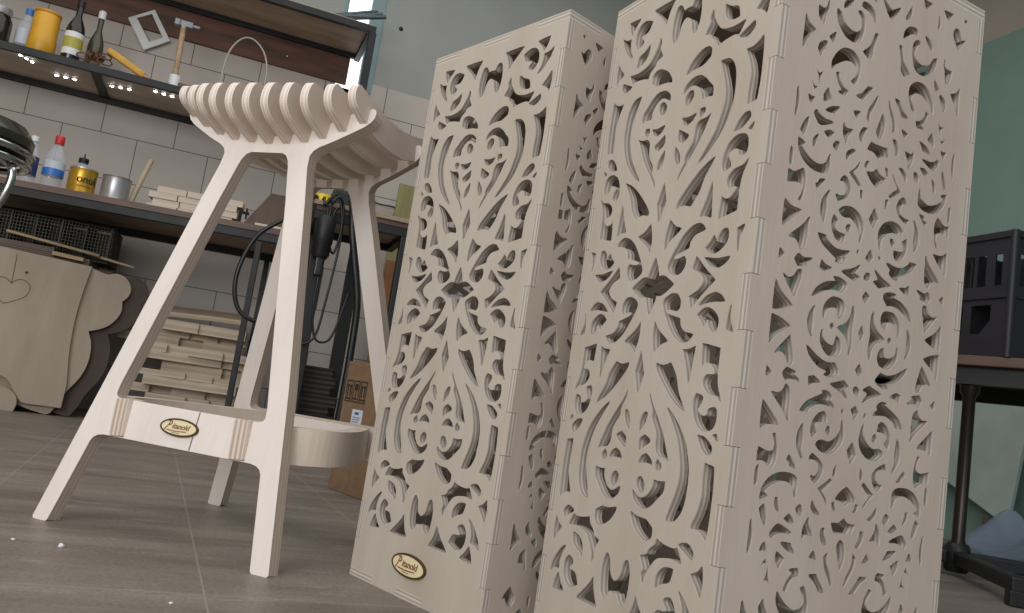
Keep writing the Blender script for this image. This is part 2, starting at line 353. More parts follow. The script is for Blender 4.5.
def grow(P, d):
    n = len(P); A = sum(P[i][0] * P[(i + 1) % n][1] - P[(i + 1) % n][0] * P[i][1] for i in range(n)); s = 1 if A > 0 else -1; out = []
    for i in range(n):
        (ax, ay), (bx, by), (cx, cy) = P[i - 1], P[i], P[(i + 1) % n]
        n1 = (by - ay, ax - bx); n2 = (cy - by, bx - cx); l1 = math.hypot(*n1) or 1; l2 = math.hypot(*n2) or 1
        mx, my = n1[0] / l1 + n2[0] / l2, n1[1] / l1 + n2[1] / l2; l = math.hypot(mx, my)
        if l < 0.5: out.append((bx, by)); continue
        out.append((max(bx + s * d * mx / l, 0.0145), by + s * d * my / l))
    return out
def pattern(src, ax, vc):
    out = []
    for ln in src.strip().split('\n'):
        fl, *toks = ln.split(); P = []
        for t in toks:
            c = t.endswith('c'); u, v = t.rstrip('c').split(','); P.append([max(int(u) / 1e4, 0.0175), int(v) / 1e4, c])
        mu = lambda L: [[2 * ax - u, v, c] for u, v, c in reversed(L)]
        mv = lambda L: [[u, 2 * vc - v, c] for u, v, c in reversed(L)]
        if fl == 'a':
            P[1:-1] = [[min(u, ax - 0.0007), v, c] for u, v, c in P[1:-1]]
            P[0][0] = P[-1][0] = ax; P = P + mu(P)[1:-1]
        elif fl == 'h':
            P[0][1] = P[-1][1] = vc; P = P + mv(P)[1:-1]
        elif fl == 'ha':
            P[0][1] = vc; P[-1][0] = ax; P = P + mu(P)[1:]; P = P + mv(P)[1:-1]
        full = [P]
        if fl in ('-', 'h'): full = full + [mu(L) for L in full]
        if fl in ('-', 'o', 'a'): full = full + [mv(L) for L in full]
        out += [smooth_poly(L, 4) for L in full]
    amt = [0.0012] * len(out)
    for it in range(5):
        G = [grow(P, a) for P, a in zip(out, amt)]; bad = set()
        B = [(min(p[0] for p in g), max(p[0] for p in g), min(p[1] for p in g), max(p[1] for p in g)) for g in G]; m = 0.0022
        for i in range(len(G)):
            for j in range(i + 1, len(G)):
                if B[i][0] > B[j][1] + m or B[j][0] > B[i][1] + m or B[i][2] > B[j][3] + m or B[j][2] > B[i][3] + m: continue
                if min((p[0] - q[0]) ** 2 + (p[1] - q[1]) ** 2 for p in G[i] for q in G[j]) < m * m: bad |= {i, j}
        if not bad: break
        for i in bad: amt[i] = max(0.0, amt[i] - 0.00045)
    return G
WF, WS, HB, TB = 0.3221, 0.3315, 0.867, 0.0115

# ------------------------------------------------------------------ room shell
def room_mat(name, low, high, zsplit, tiles=False):
    m = bpy.data.materials.new(name); m.use_nodes = True; nt = m.node_tree; N = nt.nodes; L = nt.links; b = N['Principled BSDF']
    b.inputs['Roughness'].default_value = 0.75
    tc = N.new('ShaderNodeTexCoord'); sx = N.new('ShaderNodeSeparateXYZ'); L.new(tc.outputs['Object'], sx.inputs[0])
    nz = N.new('ShaderNodeTexNoise'); nz.inputs['Scale'].default_value = 5; nz.inputs['Detail'].default_value = 6; L.new(tc.outputs['Object'], nz.inputs['Vector'])
    def shade(c, k):
        x = N.new('ShaderNodeMix'); x.data_type = 'RGBA'; x.inputs[6].default_value = lin(c); x.inputs[7].default_value = lin(tuple(v * k for v in c)); L.new(nz.outputs[0], x.inputs[0]); return x.outputs[2]
    lo = shade(low, 0.88)
    if tiles:
        cb = N.new('ShaderNodeCombineXYZ'); L.new(sx.outputs[0], cb.inputs[0]); L.new(sx.outputs[2], cb.inputs[1])
        mp = N.new('ShaderNodeMapping'); mp.inputs['Location'].default_value = (TILE_X, TILE_Z, 0); L.new(cb.outputs[0], mp.inputs[0])
        br = N.new('ShaderNodeTexBrick'); br.inputs['Scale'].default_value = 1; br.inputs['Brick Width'].default_value = 0.336; br.inputs['Row Height'].default_value = 0.2245
        br.inputs['Mortar Size'].default_value = 0.0022; br.inputs['Mortar Smooth'].default_value = 0.1; br.offset = 0.5
        L.new(mp.outputs[0], br.inputs['Vector']); L.new(lo, br.inputs['Color1']); L.new(lo, br.inputs['Color2']); br.inputs['Mortar'].default_value = lin((70, 66, 62))
        lo = br.outputs[0]; b.inputs['Roughness'].default_value = 0.5
    g = N.new('ShaderNodeMath'); g.operation = 'GREATER_THAN'; g.inputs[1].default_value = zsplit; L.new(sx.outputs[2], g.inputs[0])
    x = N.new('ShaderNodeMix'); x.data_type = 'RGBA'; L.new(g.outputs[0], x.inputs[0]); L.new(lo, x.inputs[6]); L.new(shade(high, 0.9), x.inputs[7])
    L.new(x.outputs[2], b.inputs['Base Color'])
    return m
TILE_X, TILE_Z = 0.165, 0.0055
def floor_mat():
    m = bpy.data.materials.new('floor_tile'); m.use_nodes = True; nt = m.node_tree; N = nt.nodes; L = nt.links; b = N['Principled BSDF']
    tc = N.new('ShaderNodeTexCoord'); mp = N.new('ShaderNodeMapping'); mp.inputs['Location'].default_value = (-0.045, -0.111, 0)
    s0 = N.new('ShaderNodeSeparateXYZ'); L.new(tc.outputs['Object'], s0.inputs[0]); s1 = N.new('ShaderNodeMath'); s1.operation = 'MULTIPLY_ADD'; s1.inputs[1].default_value = 0.05; L.new(s0.outputs[1], s1.inputs[0])
    s2 = N.new('ShaderNodeMath'); s2.operation = 'SUBTRACT'; s2.inputs[1].default_value = 0.07; L.new(s0.outputs[0], s2.inputs[0]); L.new(s2.outputs[0], s1.inputs[2]); cb = N.new('ShaderNodeCombineXYZ'); L.new(s1.outputs[0], cb.inputs[0]); L.new(s0.outputs[1], cb.inputs[1]); L.new(cb.outputs[0], mp.inputs[0])
    br = N.new('ShaderNodeTexBrick'); br.offset = 0.0; br.inputs['Scale'].default_value = 1; br.inputs['Brick Width'].default_value = 0.345; br.inputs['Row Height'].default_value = 0.345
    br.inputs['Mortar Size'].default_value = 0.0015; br.inputs['Mortar Smooth'].default_value = 0.4; L.new(mp.outputs[0], br.inputs['Vector'])
    m2 = N.new('ShaderNodeMapping'); m2.inputs['Scale'].default_value = (2.2, 11, 1); L.new(tc.outputs['Object'], m2.inputs[0])
    nz = N.new('ShaderNodeTexNoise'); nz.inputs['Scale'].default_value = 1; nz.inputs['Detail'].default_value = 8; nz.inputs['Roughness'].default_value = 0.65; L.new(m2.outputs[0], nz.inputs['Vector'])
    r = N.new('ShaderNodeValToRGB'); e = r.color_ramp.elements; e[0].position = 0.3; e[0].color = lin((103, 94, 85)); e[1].position = 0.72; e[1].color = lin((142, 132, 121)); L.new(nz.outputs[0], r.inputs[0])
    # sawdust smears
    m3 = N.new('ShaderNodeMapping'); m3.inputs['Scale'].default_value = (5, 16, 1); m3.inputs['Rotation'].default_value = (0, 0, 0.25); L.new(tc.outputs['Object'], m3.inputs[0])
    n3 = N.new('ShaderNodeTexNoise'); n3.inputs['Scale'].default_value = 1; n3.inputs['Detail'].default_value = 9; n3.inputs['Roughness'].default_value = 0.75; L.new(m3.outputs[0], n3.inputs['Vector'])
    r3 = N.new('ShaderNodeMapRange'); r3.inputs[1].default_value = 0.56; r3.inputs[2].default_value = 0.8; r3.inputs[4].default_value = 0.75; L.new(n3.outputs[0], r3.inputs[0])
    x3 = N.new('ShaderNodeMix'); x3.data_type = 'RGBA'; x3.inputs[7].default_value = lin((178, 172, 166)); L.new(r3.outputs[0], x3.inputs[0]); L.new(r.outputs[0], x3.inputs[6])
    n4 = N.new('ShaderNodeTexNoise'); n4.inputs['Scale'].default_value = 160; n4.inputs['Detail'].default_value = 3; L.new(tc.outputs['Object'], n4.inputs['Vector'])
    r4 = N.new('ShaderNodeMapRange'); r4.inputs[1].default_value = 0.35; r4.inputs[2].default_value = 0.65; r4.inputs[3].default_value = 0.82; r4.inputs[4].default_value = 1.12; L.new(n4.outputs[0], r4.inputs[0])
    m4 = N.new('ShaderNodeMix'); m4.data_type = 'RGBA'; m4.blend_type = 'MULTIPLY'; m4.inputs[0].default_value = 1; L.new(x3.outputs[2], m4.inputs[6]); L.new(r4.outputs[0], m4.inputs[7]); x3 = m4
    L.new(x3.outputs[2], br.inputs['Color1']); L.new(x3.outputs[2], br.inputs['Color2']); br.inputs['Mortar'].default_value = lin((146, 139, 132))
    L.new(br.outputs[0], b.inputs['Base Color'])
    rr = N.new('ShaderNodeMapRange'); rr.inputs[3].default_value = 0.35; rr.inputs[4].default_value = 0.6; L.new(nz.outputs[0], rr.inputs[0]); L.new(rr.outputs[0], b.inputs['Roughness'])
    return m
def struct(name, me, m): return tag(obj(name, me, m), kind='structure')
XL, XR, YB, YF, ZC = -3.2, 3.5, 4.4, -2.6, 3.1
struct('floor', boxes([((XL - .1, YF, -0.1), (XR + .1, YB + .1, 0))]), floor_mat())
struct('ceiling', boxes([((XL - .1, YF, ZC), (XR + .1, YB + .1, ZC + .1))]), mat('ceiling_paint', (196, 194, 190), 0.8, 0, 0.05))
M_WB = room_mat('back_wall', (188, 178, 168), (152, 153, 147), 1.955, True)
wb = plate([(XL, 0), (XR, 0), (XR, ZC), (XL, ZC)], [[(0.365, 1.89), (0.585, 1.89), (0.585, 2.75), (0.365, 2.75)]], 0.1)
wb.transform(frame((0, YB, 0), (1, 0, 0), (0, 0, 1)))
struct('wall_back', wb, M_WB)
struct('wall_right', boxes([((XR, YF, 0), (XR + .1, YB + .1, ZC))]), room_mat('right_wall', (128, 156, 144), (172, 160, 148), 2.567))
struct('wall_left', boxes([((XL - .1, YF, 0), (XL, YB + .1, ZC))]), room_mat('left_wall', (150, 142, 132), (160, 158, 152), 1.955))
# window high in the back wall
wf = struct('window_1', boxes([((0.365, 4.4, 1.89), (0.39, 4.47, 2.75)), ((0.512, 4.39, 1.89), (0.585, 4.47, 2.75)), ((0.365, 4.4, 1.87), (0.585, 4.47, 1.89)), ((0.365, 4.4, 2.725), (0.585, 4.47, 2.75))]), mat('window_frame', (120, 142, 146), 0.5))
obj('window_pane', boxes([((0.385, 4.435, 1.885), (0.515, 4.44, 2.73))]), mat('sky_pane', (250, 252, 255), 0.5, emit=1.6), wf)

# ------------------------------------------------------------------ fretwork boxes
def joint_outline(W, H, t, even_full, top_tabs=True):
    """finger-jointed outline: k-th of fifteen fingers full width when k is even (or odd); top and bottom edges toothed"""
    n = 15; s = H / n; P = []
    ins = [0.0 if (k % 2 == 0) == even_full else t for k in range(n)]
    m = 5; sw = W / m; tt = 0.012
    row = lambda k: tt if k % 2 == 0 else 0.0
    g = 0.00028; ins = [a + (0.0002 if a else 0.0) for a in ins]; st = lambda k: k * s + (-g if ins[k - 1] == 0 else g)
    P.append((ins[0], row(0)))
    for k in range(m):
        a = ins[0] if k == 0 else k * sw; b = W - ins[0] if k == m - 1 else (k + 1) * sw
        if k: P.append((a, row(k)))
        P.append((b, row(k)))
    for k in range(n):
        P.append((W - ins[k], st(k) if k else row(m - 1))); P.append((W - ins[k], st(k + 1) if k < n - 1 else H - row(m - 1)))
    for k in reversed(range(m)):
        b = W - ins[-1] if k == m - 1 else (k + 1) * sw; a = ins[-1] if k == 0 else k * sw
        P.append((b, H - row(k))); P.append((a, H - row(k)))
    for k in reversed(range(n)):
        P.append((ins[k], st(k + 1) if k < n - 1 else H - row(0))); P.append((ins[k], st(k) if k else row(0)))
    out = []
    for p in P:
        if not out or (abs(p[0] - out[-1][0]) + abs(p[1] - out[-1][1])) > 1e-6: out.append(p)
    while abs(out[0][0] - out[-1][0]) + abs(out[0][1] - out[-1][1]) < 1e-6: out.pop()
    return out
def lid_outline(W, D, t):
    m = 5; P = []
    def side(n0, L, f):
        sw = L / m
        for k in range(m):
            off = 0.0 if k % 2 == 0 else t
            P.append(f(max(k * sw, t if k == 0 and False else k * sw), off)); P.append(f((k + 1) * sw, off))
    side(0, W, lambda a, o: (a, o)); side(1, D, lambda a, o: (W - o, a)); side(2, W, lambda a, o: (W - a, D - o)); side(3, D, lambda a, o: (o, D - a))
    out = []
    for p in P:
        if not out or (abs(p[0] - out[-1][0]) + abs(p[1] - out[-1][1])) > 1e-6: out.append(p)
    if abs(out[0][0] - out[-1][0]) + abs(out[0][1] - out[-1][1]) < 1e-6: out.pop()
    return out
FH, SH = pattern(FRONT_HOLES, WF / 2, 0.459), pattern(SIDE_HOLES, WS / 2, 0.430)
me_front = plate(joint_outline(WF, HB, TB, True), FH, TB, 'fret_front'); me_side = plate(joint_outline(WS, HB, TB, False), SH, TB, 'fret_side')
me_lid = plate(lid_outline(WF, WS, TB), [], 0.012, 'lid')
def fret_box(corner, ang, label):
    r = empty('fretwork_box', (0, 0, 0), 0, label, 'carved box', 'tall fretwork boxes of pale plywood')
    dF = Vector((math.cos(ang), math.sin(ang), 0)); dS = Vector((-dF.y, dF.x, 0)); c = Vector((corner[0], corner[1], 0)); up = Vector((0, 0, 1))
    base = c - dF * WF / 2 + dS * WS / 2
    r.matrix_world = frame(base, dF, dS)
    X, Y = Vector((1, 0, 0)), Vector((0, 1, 0)); a, b = WF / 2, WS / 2
    obj('front_panel', me_front, M_BOX, r, frame((-a, -b, 0), X, up))
    obj('side_panel', me_side, M_BOX2, r, frame((a, -b, 0), Y, up))
    obj('back_panel', me_front, M_BOX, r, frame((a, b, 0), -X, up))
    obj('side_panel', me_side, M_BOX2, r, frame((-a, b, 0), -Y, up))
    obj('top_panel', me_lid, M_BOX, r, frame((-a, -b, HB), X, Y))
    obj('base_panel', me_lid, M_BOX, r, frame((-a, -b, 0.0121), X, Y))
    return r
def badge(parent, mw, rx, ry):
    n = 48; el = lambda k: [(k * rx * math.cos(2 * PI * i / n), ry * k * math.sin(2 * PI * i / n)) for i in range(n)]
    rim = plate([((rx) * math.cos(2 * PI * i / n), ry * math.sin(2 * PI * i / n)) for i in range(n)], [[((rx - .0028) * math.cos(2 * PI * i / n), (ry - .0028) * math.sin(2 * PI * i / n)) for i in range(n)]], 0.0042)
    o = obj('badge', rim, M_BADGERIM, parent, mw @ Matrix.Translation((0, 0, 0.0042))); o['label'] = 'oval cream name badge with dark rim'
    obj('badge_face', plate([((rx - .0028) * math.cos(2 * PI * i / n), (ry - .0028) * math.sin(2 * PI * i / n)) for i in range(n)], [], 0.0035), M_CREAM, o, Matrix.Translation((0, 0, -0.0006)))
    k = rx / 0.038
    me = txt_mesh('itanold', 0.0125 * k, 0.25, 0.0003, 0.00012); me.transform(Matrix.Translation((0.0035 * k, 0.0012 * k, 0)))
    bm = bmesh.new(); bm.from_mesh(me)
    S = lambda L: [(x * k, y * k) for x, y in L]
    stroke(bm, S([(-0.0275, -0.007), (-0.0225, 0.0005), (-0.0185, 0.0078)]), 0.0013 * k, 0, 0.0004)
    stroke(bm, S([(-0.0225, 0.0082), (-0.0175, 0.0092), (-0.0150, 0.0065), (-0.0170, 0.0030), (-0.0205, 0.0022)]), 0.0015 * k, 0, 0.0004)
    stroke(bm, S([(-0.0225, -0.0058), (-0.005, -0.0066), (0.0165, -0.0052)]), 0.0013 * k, 0, 0.0004)
    stroke(bm, S([(-0.012, -0.0092), (0.004, -0.0094)]), 0.0007 * k, 0, 0.0004)
    me2 = bpy.data.meshes.new('lettering'); bm.to_mesh(me2); bm.free()
    obj('lettering', me2, M_INK, o, Matrix.Translation((0, 0, -0.0003)))
bx1 = fret_box((0.394, 1.027), -1.20116, 'left carved plywood lattice box, standing beside the stool, with oval badge near its foot')
bx2 = fret_box((0.491, 0.673), -1.45134, 'right and nearer carved plywood lattice box, cut off by the picture top and bottom')
badge(bx1, frame((-WF / 2 + 0.1545, -WS / 2, 0.0482), (1, 0, 0), (0, 0, 1)), 0.0415, 0.0165)

# ------------------------------------------------------------------ stool
D_ST, L1, L2 = 0.4305, 0.1537, -0.1769
st = empty('bar_stool', (-0.214, 1.568, 0), -0.71046, 'pale birch plywood bar stool with ribbed saddle seat and splayed legs', 'stool')
XM = 0.2425
def prof(L):                                   # half widths about the centre line, which drifts a little towards the feet
    return [((XM - 0.0048 * max(0, 1 - z / 0.22)), w_, z) for w_, z in L]
HALF = [(0.2370, 0.0032), (0.2340, 0.0), (0.2075, 0.0), (0.2040, 0.0028), (0.1735, 0.1385), (0.1690, 0.1455), (0.1610, 0.1500), (0.1500, 0.1520)]
ARM = [(0.0106, 0.7109), (0.0480, 0.7155), (0.0831, 0.7239), (0.1202, 0.7405), (0.1556, 0.7575), (0.1870, 0.7660), (0.1935, 0.7672), (0.1985, 0.7650), (0.2010, 0.7590), (0.2000, 0.7490), (0.1950, 0.7410), (0.1830, 0.7310), (0.1360, 0.7055), (0.1060, 0.6915), (0.0960, 0.6840), (0.0915, 0.6740), (0.0935, 0.6520), (0.1091, 0.5880), (0.1802, 0.2716)]
OPN = [(0.1420, 0.2152), (0.1490, 0.2175), (0.1523, 0.2225), (0.1509, 0.2380), (0.1440, 0.2669), (0.0700, 0.5870), (0.0540, 0.6500), (0.0495, 0.6640), (0.0430, 0.6735), (0.0335, 0.6780)]
def ring(L):
    P = prof(L); return [(c + w_, z) for c, w_, z in P] + [(c - w_, z) for c, w_, z in reversed(P)]
outer = [(c + w_, z) for c, w_, z in prof(HALF[::-1])] + [(c + w_, z) for c, w_, z in prof(ARM[::-1])] + [(c - w_, z) for c, w_, z in prof(ARM)] + [(c - w_, z) for c, w_, z in prof(HALF)]
opening = ring(OPN)
k1, k2 = math.sqrt(1 + L1 * L1), math.sqrt(1 + L2 * L2)
TP = 0.024
f1 = obj('end_frame', plate([(x, z * k1) for x, z in outer], [[(x, z * k1) for x, z in opening]], TP, 'stool_frame'), M_STOOL, st, frame((0, 0, 0), (1, 0, 0), (0, L1, 1)))
f2 = obj('end_frame', plate([(x, z * k2) for x, z in outer], [[(x, z * k2) for x, z in opening]], TP, 'stool_frame'), M_STOOL, st, frame((0, D_ST, 0), (1, 0, 0), (0, L2, 1)))
SL = [(0.0570, 0.7460), (0.0930, 0.7257), (0.1290, 0.7105), (0.1655, 0.7010), (0.2040, 0.6968), (0.2415, 0.6950), (0.2790, 0.6962), (0.3155, 0.6995), (0.3500, 0.7077), (0.3862, 0.7221), (0.4230, 0.7385)]
for x, zp in SL:
    t1 = L1 * zp; t2 = D_ST + L2 * zp + 0.004; tc = (t1 + t2) / 2; hp = tc - t1
    zt = 0.7825 + 0.3 * (x - XM) ** 2; nose = 0.049 + max(0, 0.738 - zp) * 0.75 - 0.10 * max(0, 0.12 - x); zn = zt - 0.018 - 0.4 * max(0, 0.738 - zp); dz = zn - zp
    hs = [(0, zp - 0.017), (hp * 0.55, zp - 0.013), (hp, zp), (hp + nose * 0.42, zp + dz * 0.24), (hp + nose * 0.74, zp + dz * 0.45), (hp + nose * 0.94, zp + dz * 0.72), (hp + nose, zn), (hp + nose * 0.965, zn + 0.5 * (zt - zn)), (hp + nose * 0.87, zt - 0.13 * (zt - zn)), (hp + nose * 0.73, zt), (hp + nose * 0.45, zt - 0.003), (hp * 0.5, zt - 0.017), (0, zt - 0.02)]
    hs = [(a, b) for a, b in hs]
    full = [(tc - a, b) for a, b in hs] + [(tc + a, b) for a, b in reversed(hs[1:-1])]
    obj('seat_slat', plate(smooth_poly(full, 3), [], 0.015, 'slat'), M_SLAT, st, frame((x + 0.0075, 0, 0), (0, 1, 0), (0, 0, 1)))
def rail(sgn):
    bm = bmesh.new(); x0, bul, th = 0.1135, 0.075, 0.026; n = 36; ring = []
    y1 = L1 * 0.185 + 0.002; y2 = D_ST + L2 * 0.185 + TP - 0.002
    for i in range(n + 1):
        s = i / n; y = y1 + (y2 - y1) * s
        xx = 0.1205 - 0.086 * math.sin(PI * ((s - 0.06) / 0.88) ** 0.55) if 0.06 < s < 0.94 else 0.1205
        xx = xx if sgn < 0 else 2 * XM - xx
        ring.append((xx, y))
    V = []
    for i, (xx, y) in enumerate(ring):
        a = ring[max(i - 1, 0)]; b = ring[min(i + 1, n)]; d = Vector((b[0] - a[0], b[1] - a[1], 0)).normalized(); nn = Vector((-d.y, d.x, 0)) * th / 2
        z0, z1 = 0.1565, 0.2150
        lean = lambda z: 0.0
        p = Vector((xx, y, 0)); sh = [L1 * (z - 0.185) * (1 - i / n) + L2 * (z - 0.185) * (i / n) for z in (z0, z1)]
        V.append([bm.verts.new((p + nn) + Vector((0, sh[0], z0))), bm.verts.new((p - nn) + Vector((0, sh[0], z0))), bm.verts.new((p - nn) + Vector((0, sh[1], z1))), bm.verts.new((p + nn) + Vector((0, sh[1], z1)))])
    for A, B in zip(V, V[1:]):
        for k in range(4): bm.faces.new((A[k], A[(k + 1) % 4], B[(k + 1) % 4], B[k]))
    bm.faces.new(V[0]); bm.faces.new(V[-1])
    es = [e for e in bm.edges if (e.verts[0] in V[0] and e.verts[1] in V[0]) or (e.verts[0] in V[-1] and e.verts[1] in V[-1])]
    bmesh.ops.bevel(bm, geom=es, offset=0.004, segments=2, affect='EDGES')
    return bm_mesh(bm)
M_RAIL = mat('birch_rail', (222, 207, 190), 0.6, 0, 0.04, (60, 60, 3))
M_TEN = plywood('tenon_ply', (226, 212, 200), (214, 200, 186), (216, 200, 186), (180, 160, 144), 0.029, 6)
rr_ = lambda: smooth_poly([(-0.010, 0.0), (0.010, 0.0), (0.0125, 0.004), (0.0125, 0.0555), (0.010, 0.0595), (-0.010, 0.0595), (-0.0125, 0.0555), (-0.0125, 0.004)], 3)
for s in (-1, 1):
    rl = obj('side_rail', rail(s), M_RAIL, st); xc = 0.1205 if s < 0 else 2 * XM - 0.1205
    for yb, ll in ((L1 * 0.1557 + 0.0065, L1), (D_ST + TP + L2 * 0.1557 - 0.0065, L2)):
        obj('tenon', plate(rr_(), [], 0.029), M_TEN, rl, frame((xc + 0.0145, yb, 0.1557), (0, 1, 0), (0, ll, 1)))
obj('crossbar_seam', boxes([((-0.0011, 0.1530 * k1, -0.002), (0.0011, 0.2145 * k1, 0.0004))]), M_SEAM, f1, Matrix.Translation((0.2705, 0, 0)))
badge(f1, Matrix.Translation((0.2410, 0.1848 * k1, 0)), 0.038, 0.0145)

# ------------------------------------------------------------------ long workbench against the tiled wall
wb1 = empty('workbench', (-0.2, 3.67, 0), -0.13, 'long workbench under the wall shelf, dark steel frame, holding bottles and tins', 'workbench')
xa, xb, dp = -0.98, 0.46, 0.60
obj('bench_top', boxes([((xa, -0.006, 0.888), (xb, dp, 0.914))]), M_BENCH, wb1)
obj('underside_panel', boxes([((xa + 0.03, 0.03, 0.880), (xb - 0.03, dp - 0.03, 0.888))]), mat('raw_underside', (172, 152, 132), 0.6, 0, 0.12, (3, 10, 10)), wb1)  # added panel, paled to make up for missing bounce light from below
obj('front_bar', boxes([((xa, 0, 0.852), (xb, 0.03, 0.888))], 0.002), M_STEEL, wb1)
obj('back_bar', boxes([((xa, dp - 0.03, 0.846), (xb, dp, 0.884))], 0.002), M_STEEL, wb1)
obj('end_bar', boxes([((xb - 0.03, 0.03, 0.846), (xb, dp - 0.03, 0.884))], 0.002), M_STEEL, wb1)
for x, y in ((xa + 0.02, 0), (xa + 0.02, dp - 0.035), (0.335, 0.0), (0.335, dp - 0.035)):
    obj('leg', boxes([((x - 0.012, y, 0), (x + 0.012, y + 0.03, 0.846))], 0.002), M_STEEL, wb1)
# ------------------------------------------------------------------ short bench with black legs
wb2 = empty('workbench', (0.31, 3.3, 0), -0.03, 'short black-legged workbench behind the stool, with plywood sheet on top', 'workbench')
obj('bench_top', boxes([((0, -0.004, 0.972), (0.40, 0.44, 0.990))]), M_BENCH, wb2)
obj('underside_panel', boxes([((0.03, 0.03, 0.966), (0.37, 0.41, 0.972))]), mat('raw_underside', (172, 152, 132)), wb2)  # same paled panel, its colour replacing light that hardly reaches the underside
for lo, hi in (((0, 0, 0.936), (0.40, 0.03, 0.972)), ((0, 0.41, 0.936), (0.40, 0.44, 0.972)), ((0, 0.03, 0.936), (0.03, 0.41, 0.972)), ((0.37, 0.03, 0.936), (0.40, 0.41, 0.972))):
    obj('rail', boxes([(lo, hi)], 0.002), M_STEEL, wb2)
for x, y, wd_ in ((0.040, 0.0, 0.058), (0.377, 0.0, 0.040), (0.235, 0.385, 0.056), (0.022, 0.39, 0.046)):
    obj('leg', boxes([((x - wd_ / 2, y, 0), (x + wd_ / 2, y + 0.045, 0.936))], 0.003), M_BLACK, wb2)
tag(obj('plywood_sheet', boxes([((-0.03, -0.02, 0), (0.41, 0.40, 0.018))]), M_PLY, None, frame((0.31, 3.3, 0.9906), (1, -0.03, 0), (0.03, 1, 0))), 'pale plywood sheet lying on the short black-legged bench', 'plywood')
# ------------------------------------------------------------------ wall shelf on a steel frame
sh = empty('wall_shelf', (0, 3.95, 0), 0.0, 'dark steel framed shelf unit on the tiled wall, brown back board and upper deck', 'shelf')
M_SHELF = mat('shelf_gloss', (204, 190, 172), 0.55, 0, 0.12, (3, 10, 10))
obj('shelf_board', boxes([((-1.35, 0.02, 1.512), (0.50, 0.43, 1.524))]), M_SHELF, sh)
obj('front_bar', boxes([((-1.35, 0.0, 1.492), (0.50, 0.022, 1.526))], 0.002), M_STEEL, sh)
obj('back_bar', boxes([((-1.35, 0.42, 1.484), (0.50, 0.445, 1.512))], 0.002), M_STEEL, sh)
obj('cross_bar', boxes([((-0.70, 0.022, 1.502), (-0.66, 0.42, 1.512))], 0.002), M_STEEL, sh)
obj('upper_deck', boxes([((-1.35, 0.02, 2.081), (0.495, 0.43, 2.091))]), mat('deck_ply', (186, 164, 144), 0.6, 0, 0.15, (4, 14, 14)), sh)
obj('upper_front_bar', boxes([((-1.35, 0.0, 2.046), (0.500, 0.03, 2.080))], 0.002), M_STEEL, sh)
obj('upper_back_bar', boxes([((-1.35, 0.41, 2.055), (0.465, 0.435, 2.081))], 0.002), M_STEEL, sh)
obj('upper_side_bar', boxes([((0.465, 0.03, 2.050), (0.495, 0.44, 2.080))], 0.002), M_STEEL, sh)
obj('post', boxes([((0.470, 0.0, 1.484), (0.505, 0.03, 2.046))], 0.002), M_STEEL, sh)
bb = obj('back_board', boxes([((-1.35, 0.43, 1.905), (0.445, 0.449, 2.055))]), M_BROWN, sh); bb['label'] = 'reddish brown back board'
for x in (-0.42, 0.12):
    bm = bmesh.new(); r = bmesh.ops.create_icosphere(bm, subdivisions=2, radius=0.006)
    for v in r['verts']: v.co = Vector((v.co.x + x, v.co.y * 0.6 + 0.428, v.co.z + 1.97))
    obj('screw_head', bm_mesh(bm, smooth=True), M_CHROME, bb)
# glowing spots stand in for lamp reflections on the shelf underside; no lamps here
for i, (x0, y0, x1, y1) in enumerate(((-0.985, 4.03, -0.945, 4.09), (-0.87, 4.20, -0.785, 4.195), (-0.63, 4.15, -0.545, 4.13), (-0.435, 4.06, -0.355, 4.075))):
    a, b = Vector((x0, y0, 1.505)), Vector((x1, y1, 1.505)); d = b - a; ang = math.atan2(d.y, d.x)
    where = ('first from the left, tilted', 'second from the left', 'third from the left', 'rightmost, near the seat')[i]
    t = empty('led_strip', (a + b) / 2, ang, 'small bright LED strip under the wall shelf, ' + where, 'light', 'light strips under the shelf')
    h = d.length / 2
    obj('strip_body', boxes([((-h - 0.008, -0.005, 0.003), (h + 0.008, 0.005, 0.0065))], 0.001), M_SHELF, t)  # added backing in shelf colour, carries the glowing spots
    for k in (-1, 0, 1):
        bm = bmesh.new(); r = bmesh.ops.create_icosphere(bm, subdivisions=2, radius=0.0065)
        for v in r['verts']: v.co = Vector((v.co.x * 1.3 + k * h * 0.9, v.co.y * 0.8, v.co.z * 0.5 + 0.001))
        obj('led', bm_mesh(bm, smooth=True), M_REFLECTION, t)
# ------------------------------------------------------------------ things on the wall shelf
ZS = 1.5245
def jar(name, loc, parts, label, cat, group=None):
    t = empty(name, loc, 0, label, cat, group)
    for pn, prof, m in parts: obj(pn, lathe(prof), m, t)
    return t
jar('storage_jar', (-1.105, 4.06, ZS), [('glass_body', [(0.0, 0), (0.055, 0), (0.058, 0.02), (0.058, 0.12), (0.045, 0.145)], M_DARKGLASS), ('clamp_lid', [(0.048, 0.145), (0.05, 0.15), (0.05, 0.175), (0.0, 0.18)], M_TIN)], 'dark glass storage jar with grey lid at the far left of the shelf', 'jar')
jar('bottle', (-1.005, 4.11, ZS), [('bottle_body', [(0, 0), (0.034, 0), (0.036, 0.01), (0.036, 0.14), (0.014, 0.19), (0.014, 0.2)], M_CLEAR), ('label_band', [(0.0368, 0.05), (0.0368, 0.12)], mat('pale_label', (190, 196, 205), 0.5)), ('bottle_cap', [(0.016, 0.198), (0.016, 0.222), (0, 0.223)], M_BLUE)], 'clear bottle with pale blue label left of the yellow canister', 'bottle')
t = empty('canister', (-0.915, 4.03, ZS), 0.3, 'large plain yellow canister on the wall shelf', 'canister')
obj('canister_body', lathe([(0, 0), (0.053, 0), (0.056, 0.004), (0.056, 0.078), (0.0535, 0.083), (0.0535, 0.184), (0.050, 0.190)]), M_YELLOW, t)
